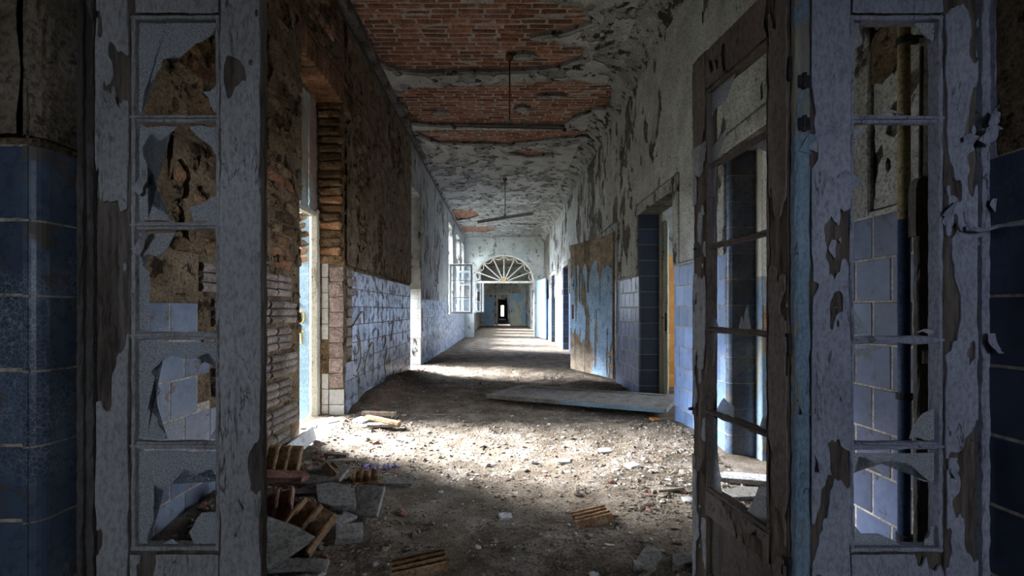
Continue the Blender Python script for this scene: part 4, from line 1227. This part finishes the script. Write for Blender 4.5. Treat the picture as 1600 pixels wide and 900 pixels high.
# ------------------------------------------------------------------ ceiling lamps
def lamp(label, x, y, zbar, L, tilt, yaw, teeth):
    t = thing('ceiling_lamp', label, 'lamp', (x, y, zbar), (0, 0, yaw))
    b = MB(); b.tube([(0, 0, ZC - .01 - zbar), (0, 0, ZC - .05 - zbar), (0, 0, ZC - .09 - zbar)], [.05, .045, .014], 14); b.build('ceiling_rose', M['rust'], t, True)
    b = MB(); b.tube([(0, 0, .02), (.004, 0, (ZC - zbar) * .5), (0, 0, ZC - .07 - zbar)], .009, 8); b.build('rod', M['rust'], t, True)
    b = MB(); b.cbox(-.03, .03, -.03, .03, 0, .06, .006); b.build('junction_cap', M['lamp_metal'], t)
    b = MB(); Mx = Matrix.Rotation(tilt, 4, 'Y')
    b.cbox(-L / 2, L / 2, -.05, .05, -.030, .0, .006, Mx)
    h = b.build('housing', M['sooty_frame'] if not teeth else M['lamp_metal'], t)
    b = MB()
    if teeth:
        for k in range(22):
            xx = -L / 2 + L * (k + .5) / 22
            b.cbox(xx - .004, xx + .004, -.05, .05, -.075, -.03, .001, Mx)
        b.cbox(-L / 2, L / 2, -.052, -.046, -.05, -.03, .001, Mx); b.cbox(-L / 2, L / 2, .046, .052, -.05, -.03, .001, Mx)
        b.build('louvre', M['lamp_metal'], h)
    else:
        b.tube([Mx @ Vector((-L / 2 + .03, 0, -.045)), Mx @ Vector((L / 2 - .03, 0, -.045))], .013, 12)
        b.build('lamp_tube', M['lamp_metal'], t, True)
        for s in (-1, 1):
            q = MB(); q.cbox(s * L / 2 - .02, s * L / 2 + .02, -.02, .02, -.062, -.025, .003, Mx); q.build('tube_holder', M['rust'], h)
    return t
lamp('near strip lamp hanging level on a rusty rod under bare brick', .07, 5.43, 3.345, 1.34, R(1.2), 0, False)
lamp('far strip lamp with louvre hanging tilted from the white ceiling', .03, 10.5, 3.30, 1.32, R(-9), 0, True)

# ------------------------------------------------------------------ windows on the left
def window_frame(i, w):
    a, c, z0, z1 = w
    t = bpy.data.objects.new('window_%d' % i, None); COL.objects.link(t); tag(t, kind='structure')
    t.location = (XL - .2, 0, 0)
    fm = MB()
    fm.cbox(-.03, .03, a, a + .06, z0, z1); fm.cbox(-.03, .03, c - .06, c, z0, z1); fm.cbox(-.03, .03, a, c, z0, z0 + .06); fm.cbox(-.03, .03, a, c, z1 - .06, z1)
    fm.cbox(-.03, .03, a, c, 2.55, 2.62)
    fm.build('window_frame', M['white_frame'], t)
    b = MB(); b.cbox(-.02, .02, (a + c) / 2 - .025, (a + c) / 2 + .025, 2.62, z1 - .06); b.build('mullion', M['white_frame'], t)
    b = MB(); b.cbox(.03, .24, a - .03, c + .03, z0 - .03, z0 + .012, .006); b.build('window_sill', M['white_frame'], t)
for i, w in enumerate(WIN[:5]): window_frame(i + 1, w)
def sash(label, hinge, ang, W, z0, z1, rows, glass=True, mid=False):
    t = thing('window_sash', label, 'window', (hinge[0], hinge[1], z0), (0, 0, ang), 'open casements on the left')
    H = z1 - z0; s = .07
    for x0, x1, c0, c1, nm in ((0, s, 0, H, 'sash_stile'), (W - s, W, 0, H, 'sash_stile'), (s, W - s, 0, s, 'sash_rail'), (s, W - s, H - s, H, 'sash_rail')):
        b = MB(); b.cbox(x0, x1, -.02, .02, c0, c1, .004); b.build(nm, M['white_frame'], t)
    for k in range(1, rows):
        b = MB(); b.cbox(s, W - s, -.012, .012, H * k / rows - .014, H * k / rows + .014, .003); b.build('muntin', M['white_frame'], t)
    for k in range(rows):
        if glass and k != 1:
            b = MB(); b.box(s, W - s, -.002, .002, max(s, H * k / rows), min(H - s, H * (k + 1) / rows)); b.build('pane', M['glass_clear'], t)
    return t
sash('largest white casement swung into the corridor', (XL + .02, 13.38), R(-2), .70, 1.0, 2.49, 3)
sash('white casement swung open behind the largest one', (XL + .02, 15.75), R(4), .66, 1.0, 2.49, 3)
sash('white casement swung open just past the first arch', (XL + .02, 20.5), R(0), .62, 1.0, 3.0, 4)
sash('smallest white casement swung open beyond the arch', (XL + .02, 23.1), R(8), .62, 1.0, 2.6, 3)

# ------------------------------------------------------------------ arched screens down the corridor
def arch_wall(name, y, th=.3):
    b = MB()
    x0, x1, zs, rz_, cx_ = -1.27, 1.30, 2.30, 1.16, .015
    rx = (x1 - x0) / 2
    b.box(XL - .05, x0, y, y + th, -.1, ZC + .1); b.box(x1, XR + .05, y, y + th, -.1, ZC + .1)
    n = 28
    pts = [(cx_ - rx * math.cos(math.pi * k / n), zs + rz_ * math.sin(math.pi * k / n)) for k in range(n + 1)]
    v, f = [], []
    for (x, z) in pts:
        v += [(x, y, z), (x, y, ZC + .1), (x, y + th, z), (x, y + th, ZC + .1)]
    for k in range(n):
        a, c = 4 * k, 4 * k + 4
        f += [(a, c, c + 1, a + 1), (a + 2, a + 3, c + 3, c + 2), (a, a + 2, c + 2, c)]
    b.add(v, f)
    w = tag(b.build(name, M['arch_plaster']), kind='structure')
    return pts
def fanlight(label, y, pts, orange):
    t = thing('fanlight', label, 'fanlight', (0.015, y, 2.30))
    P = [Vector((x - .015, 0, z - 2.30)) for x, z in pts]
    b = MB(); b.tube([p * .985 for p in P], .05, 8); b.build('rim', M['cream_frame'], t, True)
    b = MB(); b.cbox(-1.28, 1.28, -.05, .05, -.05, .04, .006); b.build('transom_bar', M['cream_frame'], t)
    n = len(P) - 1
    def el(q, k): return Vector((-1.285 * math.cos(q) * k, 0, 1.16 * math.sin(q) * k))
    for k in range(1, 8):
        q = math.pi * k / 8
        b = MB(); b.tube([el(q, .13), el(q, .93 if k not in (1, 7) else .95)], .028, 6); b.build('spoke', M['cream_frame'], t)
    b = MB(); b.tube([el(math.pi * k / 12, .15) for k in range(13)], .022, 6); b.build('hub', M['cream_frame'], t, True)
    for k in range(8):
        q0, q1 = math.pi * k / 8, math.pi * (k + 1) / 8
        b = MB(); b.tube([el(q0 + (q1 - q0) * s / 6, .96 - .13 * math.sin(math.pi * s / 6)) for s in range(7)], .016, 6); b.build('scallop', M['cream_frame'], t, True)
    if orange:
        b = MB(); b.cbox(-.10, .10, -.06, .02, .04, .13, .02); b.build('hub_cap', M['tile_orange'], t)
    return t
p1 = arch_wall('wall_arch', 18.9)
fanlight('nearer arched fanlight with white radiating spokes', 18.98, p1, True)
p2 = arch_wall('wall_arch_rear', 32.0)
fanlight('farther small arched fanlight with radiating spokes', 32.05, p2, False)
# leaves hung in those arches
def plain_leaf(label, hinge, end, z1, m, name='double_door_leaf'):
    W = math.hypot(end[0] - hinge[0], end[1] - hinge[1])
    t = thing(name, label, 'door', (hinge[0], hinge[1], 0), (0, 0, math.atan2(end[1] - hinge[1], end[0] - hinge[0])))
    b = MB(); b.cbox(0, W, -.02, .02, .02, z1, .004); dp = b.build('door_panel', m, t)
    for x0, x1, c0, c1 in ((.0, .1, .02, z1), (W - .1, W, .02, z1), (.1, W - .1, .02, .2), (.1, W - .1, z1 - .12, z1)):
        b = MB(); b.cbox(x0, x1, -.028, .028, c0, c1, .004); b.build('frame_rail', m, t)
    b = MB(); b.cbox(W - .09, W - .04, -.034, .034, .95, 1.15, .004); b.build('lock_plate', M['rust'], dp)
    return t
M['blue_far'] = mat_peeled('bright_blue_flaking_paint', (0.26, 0.44, 0.66), (0.40, 0.56, 0.76), (0.40, 0.38, 0.32), (0.55, 0.52, 0.44), 0.60, (1, 1, .4), 5)
M['yellow_blue'] = mat_peeled('blue_paint_worn_to_yellow', (0.26, 0.44, 0.62), (0.36, 0.54, 0.70), (0.44, 0.42, 0.28), (0.58, 0.56, 0.40), 0.48, (1, 1, .6), 2)
plain_leaf('bright blue flaking leaf folded back against the right wall', (1.40, 18.6), (1.60, 16.95), 2.32, M['blue_far'])
plain_leaf('blue leaf worn to yellow standing shut in the far arch', (1.58, 31.9), (.50, 31.9), 2.30, M['yellow_blue'])
plain_leaf('blue grey leaf ajar at the left of the far arch', (-1.48, 31.9), (-.66, 31.7), 2.05, M['blue_far'])
b = MB(); b.cbox(-.52, -.42, 31.9, 32.0, 0, 2.3); b.cbox(.46, .52, 31.9, 32.0, 0, 2.3); tag(b.build('trim_16', M['cream_frame']), kind='structure')
b = MB()
for yy, xa, xb, zt in ((40, -.55, .35, 2.1), (48, -.5, .28, 2.0)):
    b.box(XL - .05, xa, yy, yy + .2, -.1, ZC + .1); b.box(xb, XR + .05, yy, yy + .2, -.1, ZC + .1); b.box(xa, xb, yy, yy + .2, zt, ZC + .1)
b.box(XL - .05, -.35, 59.5, 60, -.1, ZC + .1); b.box(.0, XR + .05, 59.5, 60, -.1, ZC + .1); b.box(-.35, .0, 59.5, 60, -.1, .35); b.box(-.35, .0, 59.5, 60, 1.75, ZC + .1)
tag(b.build('wall_end', M['wall_plaster']), kind='structure')
portal('portal', (-.17, 60.05, 1.05), (0, -1, 0), .35, 1.4)

# ------------------------------------------------------------------ debris
def fh(x, y): return float(floor_h(x, y))
def prism(pts, t, jit=.003):
    n = len(pts)
    bm = bmesh.new()
    lo = [bm.verts.new((x, y, 0)) for x, y in pts]
    hi = [bm.verts.new((x * .985 + random.uniform(-jit, jit), y * .985 + random.uniform(-jit, jit), t + random.uniform(-jit, jit) * .4)) for x, y in pts]
    bm.faces.new(hi); bm.faces.new(lo[::-1])
    for i in range(n): bm.faces.new((lo[i], lo[(i + 1) % n], hi[(i + 1) % n], hi[i]))
    bmesh.ops.bevel(bm, geom=[e for e in bm.edges if e.verts[0] in hi and e.verts[1] in hi], offset=.003, segments=1, affect='EDGES')
    bmesh.ops.triangulate(bm, faces=[f for f in bm.faces if len(f.verts) > 4])
    me = bpy.data.meshes.new('slab'); bm.to_mesh(me); bm.free()
    return me
def broken_rect(w, l, k=.12, chips=2):
    base = [(-w / 2, -l / 2), (w / 2, -l / 2), (w / 2, l / 2), (-w / 2, l / 2)]
    out = []
    for i in range(4):
        a, c = Vector(base[i]), Vector(base[(i + 1) % 4])
        out.append(a + Vector((random.uniform(-k, k) * w * .4, random.uniform(-k, k) * l * .4)))
        for q in range(chips):
            p = a.lerp(c, (q + 1) / (chips + 1)); nrm = Vector((c - a).yx); nrm.x *= -1
            out.append(p + nrm.normalized() * random.uniform(-.02, .03) * min(w, l) * k * 10)
    return [(p.x, p.y) for p in out]
def ribbed(t, w, l, ribs, h=.034, m=None, plate=.012, closed=False):
    """broken hollow clay block: a base plate carrying upstanding webs"""
    link('plate', prism(broken_rect(w, l, .05, 2), plate, .002), m, t)
    for k in range(ribs):
        x = -w / 2 + .008 + (w - .016) * k / (ribs - 1)
        b = MB(); y0_, y1_ = -l / 2 + random.uniform(0, .02) * l * 3, l / 2 - random.uniform(0, .02) * l * 3
        rough_bar(b, x - .0065, x + .0065, y0_, y1_, plate - .002, plate + h * random.uniform(.85, 1.05), axis='y', amp=.0015, step=.02, ch=.002)
        b.build('web', m, t)
def block(label, px, py, z, w, l, ribs, rot, m='clay', h=.034):
    p = on_floor(px, py, z)
    p.z = fh(p.x, p.y) + z
    t = thing('hollow_clay_block', label, 'brick', p, rot, 'broken hollow clay blocks')
    ribbed(t, w, l, ribs, h, M[m])
    return t
def slab(label, px, py, z, pts, t, rot, m='slab', name='stone_slab', cat='slab', group='broken slabs in the rubble'):
    p = on_floor(px, py, z); p.z = fh(p.x, p.y) + z
    return tag(link(name, prism(pts, t), M[m], None, p, rot), label, cat, group)

block('ribbed clay block tilted upright against the bare left wall', 443, 742, .09, .21, .16, 4, (R(62), R(4), R(8)))
block('big ribbed clay block tipped forward at the heap front', 482, 835, .07, .19, .20, 3, (R(42), R(18), R(-18)), 'clay', .045)
block('reddish ribbed clay block at the left door edge', 424, 818, .08, .20, .16, 4, (R(40), R(-6), R(12)), 'red_clay')
block('small ribbed clay block lying between two grey slabs', 522, 757, .09, .12, .11, 3, (R(30), R(16), R(70)))
block('ribbed clay block peeking out above the square slab', 572, 757, .03, .15, .10, 4, (R(20), 0, R(12)))
block('long ribbed clay block in dim foreground dirt', 655, 888, .0, .15, .24, 4, (R(6), R(-4), R(-78)), 'clay', .03)
block('ribbed clay block lying alone on the lit floor right', 925, 812, .0, .13, .20, 4, (R(10), R(-3), R(-84)), 'clay', .035)
slab('large pointed grey slab at the back of the heap', 500, 765, .075, [(-.17, -.05), (-.05, -.09), (.13, -.075), (.16, .02), (.10, .09), (.04, .13), (-.06, .05)], .02, (R(16), R(-4), R(4)))
slab('grey slab with chipped orange corner in the heap middle', 525, 800, .075, [(-.15, .07), (-.06, -.07), (.01, -.075), (.12, -.04), (.11, .0), (.05, .10), (-.08, .11)], .028, (R(10), R(8), R(-6)))
slab('square grey slab propped up at the heap right end', 572, 800, .05, broken_rect(.17, .16, .03, 1), .022, (R(38), R(-2), R(-6)))
slab('small square pale slab in front of the heap', 545, 842, .015, broken_rect(.125, .11, .05, 1), .028, (R(14), R(6), R(20)))
slab('pale slab half buried behind the small square slab', 515, 825, .03, [(-.1, -.04), (.06, -.06), (.13, .0), (.03, .07), (-.1, .05)], .016, (R(12), R(4), R(10)))
slab('dark rough slab tilted at the bottom left', 428, 862, .08, [(-.13, -.12), (.02, -.10), (.10, .02), (.14, .08), (.05, .10), (-.13, .11)], .03, (R(30), R(22), R(10)))
slab('flat brownish slab beside the left wall', 442, 782, .07, [(-.15, -.03), (.11, -.035), (.14, .0), (.1, .05), (-.14, .06)], .025, (R(8), R(2), R(4)), 'red_clay')
slab('long narrow grey slab under the heap', 474, 797, .06, broken_rect(.24, .05, .04, 1), .02, (R(12), R(-3), R(-2)))
slab('thin grey slab lying right of the heap', 622, 762, .01, broken_rect(.17, .07, .06, 1), .018, (R(8), 0, R(4)))
slab('dark grey slab above the long clay block', 653, 872, .0, broken_rect(.13, .05, .06, 1), .02, (R(14), 0, R(10)))
slab('dim grey slab at the bottom left corner of the gap', 470, 893, .0, broken_rect(.22, .08, .05, 2), .02, (R(10), R(3), R(6)))
slab('pale broken slab seen through the open door leaf', 1165, 752, .02, [(-.2, -.03), (.2, -.05), (.2, .05), (-.05, .07), (-.22, .05)], .03, (R(5), R(2), R(-4)), 'chips')
slab('wide flat slab low behind the open door leaf', 1175, 778, .01, [(-.16, -.05), (.14, -.06), (.18, .03), (.0, .07), (-.17, .04)], .02, (R(4), 0, R(8)))
slab('dusty brick shaped slab in rubble at the bottom right', 1012, 882, .01, broken_rect(.07, .15, .04, 1), .035, (R(8), R(4), R(-38)))
slab('broken pale slab beside the brick shaped one', 1058, 878, .0, [(-.05, -.04), (.07, -.03), (.1, .05), (.0, .03)], .015, (R(8), 0, R(10)))
slab('low mound shaped slab in dim floor middle', 872, 842, -.012, [(-.09, -.03), (.08, -.035), (.06, .03), (-.02, .045), (-.1, .02)], .02, (R(6), 0, 0), 'rubble')
WOOD = 'wood scraps on the floor'
def stick(label, px, py, z, L, w, t, rz_, m='old_wood', ry=0, rx=0, name='wood_strip', cat='wood'):
    p = on_floor(px, py, z); p.z = fh(p.x, p.y) + z
    b = MB(); rough_bar(b, -L / 2, L / 2, -w / 2, w / 2, 0, t, axis='x', amp=.002, step=.05, ch=.003)
    o = b.build(name, M[m]); o.location = p; o.rotation_euler = (rx, ry, rz_)
    return tag(o, label, cat, WOOD)
stick('wooden strip on the floor beside the open leaf', 1048, 779, .004, .17, .02, .014, R(14))
stick('pale wooden strip nearer the lit floor by the heap', 526, 716, .02, .17, .05, .02, R(-6), ry=R(3))
stick('longer pale wooden strip just in front of another by the heap', 532, 725, .01, .22, .045, .018, R(6))
stick('brown timber lying at the foot of the white tiled jamb', 592, 652, .03, .34, .06, .035, R(-8), 'old_wood')
stick('orange worn timber end over the tile pieces', 598, 660, .05, .38, .05, .03, R(-24), 'clay', R(4))
stick('grey timber under the orange worn timber end', 600, 668, .01, .30, .06, .03, R(4), 'slab')
stick('dark stick in rubble at the bottom right edge', 1010, 900, .01, .12, .02, .012, R(40))
stick('long dark twig on the floor left of the lit patch', 690, 649, .0, .30, .03, .012, R(-4), 'slab')
WB = 'white boards'
p = on_floor(452, 712, .02)
b = MB(); rough_bar(b, -.40, .40, -.012, .012, -.06, .06, axis='x', amp=.002)
o = b.build('skirting_board', M['white_frame']); o.location = (XL + .07, 3.32, .045 + fh(XL + .07, 3.3)); o.rotation_euler = (R(-14), R(-4), R(90)); tag(o, 'pale skirting board leaning at the foot of the bare wall', 'board')
CH = 'tile pieces on the floor'
for label, px, py, w, l, rz_, m in (('pale blue tile leaning by the jamb foot', 566, 661, .17, .10, -40, 'blue_chip'), ('blue glazed chip alone on the lit floor', 634, 686, .13, .08, -10, 'blue_chip'), ('white tile chip before the white jamb', 481, 671, .14, .09, 20, 'chips'),
                            ('pale lump of render by the white jamb', 516, 664, .12, .11, 50, 'chips'), ('white chip at the right on lit floor', 945, 706, .10, .07, 0, 'chips'), ('white plaster chip near the middle right floor', 987, 735, .09, .07, 30, 'chips'), ('pale round plaster chip in the dim floor', 790, 806, .07, .05, 10, 'chips'),
                            ('small white chip before the open leaf', 1075, 794, .05, .05, 10, 'chips'), ('orange tile piece at the fallen door corner', 1023, 659, .09, .07, 20, 'tile_orange'), ('pale plaster chip at right of fallen door', 880, 722, .10, .06, 5, 'chips')):
    p = on_floor(px, py, 0); p.z = fh(p.x, p.y) + .004
    tag(link('tile_fragment', prism(broken_rect(w, l, .12, 1), .016), M[m], None, p, (R(random.uniform(4, 12)), R(random.uniform(-5, 5)), R(rz_))), label, 'fragment', CH)
# lavender scrap of plastic
t = thing('plastic_scrap', 'crumpled lavender plastic scrap right of the heap', 'scrap', on_floor(588, 735, .01))
for k, (x, y, w, l) in enumerate(((0, 0, .15, .05), (.09, .05, .1, .03), (-.08, .06, .09, .04))):
    nu = 8; v = []; f = []
    for i in range(nu + 1):
        for j in range(5):
            u, q = i / nu - .5, j / 4 - .5
            wv = 1 - .8 * abs(u)
            v.append((x + u * w, y + q * l * wv + .01 * math.sin(u * 9), .012 + .014 * math.sin(u * 11 + k) * math.cos(q * 5) + .006 * random.random()))
    f = [(i * 5 + j, (i + 1) * 5 + j, (i + 1) * 5 + j + 1, i * 5 + j + 1) for i in range(nu) for j in range(4)]
    n = len(v); v += [(a, b_, c - .003) for a, b_, c in v]; f += [tuple(n + q for q in reversed(g)) for g in f]
    link('fold', mesh('fold', v, f), M['lavender'], t)

# ---- uncountable rubble
phi = (1 + 5 ** .5) / 2
ICO_V = np.array([(-1, phi, 0), (1, phi, 0), (-1, -phi, 0), (1, -phi, 0), (0, -1, phi), (0, 1, phi), (0, -1, -phi), (0, 1, -phi), (phi, 0, -1), (phi, 0, 1), (-phi, 0, -1), (-phi, 0, 1)]) / math.hypot(1, phi)
ICO_F = np.array([(0, 11, 5), (0, 5, 1), (0, 1, 7), (0, 7, 10), (0, 10, 11), (1, 5, 9), (5, 11, 4), (11, 10, 2), (10, 7, 6), (7, 1, 8), (3, 9, 4), (3, 4, 2), (3, 2, 6), (3, 6, 8), (3, 8, 9), (4, 9, 5), (2, 4, 11), (6, 2, 10), (8, 6, 7), (9, 8, 1)])
rng = np.random.default_rng(5)
def scatter(name, label, pts, size, flat, m, sink=.35):
    n = len(pts)
    V = ICO_V[None] * rng.uniform(.65, 1.25, (n, 12, 1))
    V = V * size[:, None, None] * np.stack([rng.uniform(.7, 1.5, n), rng.uniform(.6, 1.2, n), flat * rng.uniform(.7, 1.2, n)], -1)[:, None, :]
    a = rng.uniform(0, 2 * math.pi, n); tx = rng.uniform(-.5, .5, n)
    ct, st_ = np.cos(tx)[:, None], np.sin(tx)[:, None]
    y, z = V[..., 1] * ct - V[..., 2] * st_, V[..., 1] * st_ + V[..., 2] * ct
    ca, sa = np.cos(a)[:, None], np.sin(a)[:, None]
    x = V[..., 0]
    V = np.stack([x * ca - y * sa, x * sa + y * ca, z], -1)
    base = np.stack([pts[:, 0], pts[:, 1], floor_h(pts[:, 0], pts[:, 1]) + size * flat * sink], -1)
    V = (V + base[:, None]).reshape(-1, 3)
    Fa = (ICO_F[None] + (np.arange(n) * 12)[:, None, None]).reshape(-1, 3)
    me = bpy.data.meshes.new(name); me.from_pydata(V.tolist(), [], Fa.tolist())
    return tag(link(name, me, m), label, 'rubble', kind='stuff')
def inside(p): return p[(p[:, 0] > XL + .09) & (p[:, 0] < XR - .09) & (p[:, 1] > 1.75) & (p[:, 1] < 11.5)]
def blob(cx, cy, sx, sy, n): return np.stack([rng.normal(cx, sx, n), rng.normal(cy, sy, n)], -1)
uni = np.stack([rng.uniform(XL, XR, 24000), 1.75 + 7.5 * rng.uniform(0, 1, 24000) ** 1.3], -1)
P = inside(np.concatenate([uni, blob(-1.3, 2.6, .35, .4, 2200), blob(-1.45, 6.2, .2, 1.1, 2200), blob(1.45, 4.0, .25, .3, 900), blob(1.0, 2.6, .25, .4, 1600), blob(1.3, 6.3, .3, .3, 500), blob(-1.35, 4.7, .25, .3, 400), blob(1.35, 3.2, .2, .5, 500)]))
scatter('rubble', 'brown rubble and grit covering the floor', P, np.clip(rng.lognormal(-5.4, .6, len(P)), .002, .028), .6, M['rubble'])
uni = np.stack([rng.uniform(XL, XR, 900), 1.8 + 6 * rng.uniform(0, 1, 900)], -1)
P = inside(np.concatenate([uni, blob(-1.3, 4.3, .3, .3, 200), blob(.3, 3.6, .6, .4, 250), blob(1.2, 3.3, .3, .6, 200)]))
scatter('plaster_chips', 'small pale plaster chips strewn over the floor', P, np.clip(rng.lognormal(-4.8, .5, len(P)), .005, .028), .3, M['chips'])
P = inside(np.concatenate([blob(-1.35, 2.6, .3, .45, 320), blob(-1.5, 6.2, .14, 1.1, 300), blob(1.0, 2.5, .25, .4, 20), np.stack([rng.uniform(XL, XR, 25), rng.uniform(1.8, 9, 25)], -1)]))
scatter('brick_fragments', 'reddish brick fragments in the rubble', P, np.clip(rng.lognormal(-4.25, .4, len(P)), .008, .030), .6, M['red_clay'])
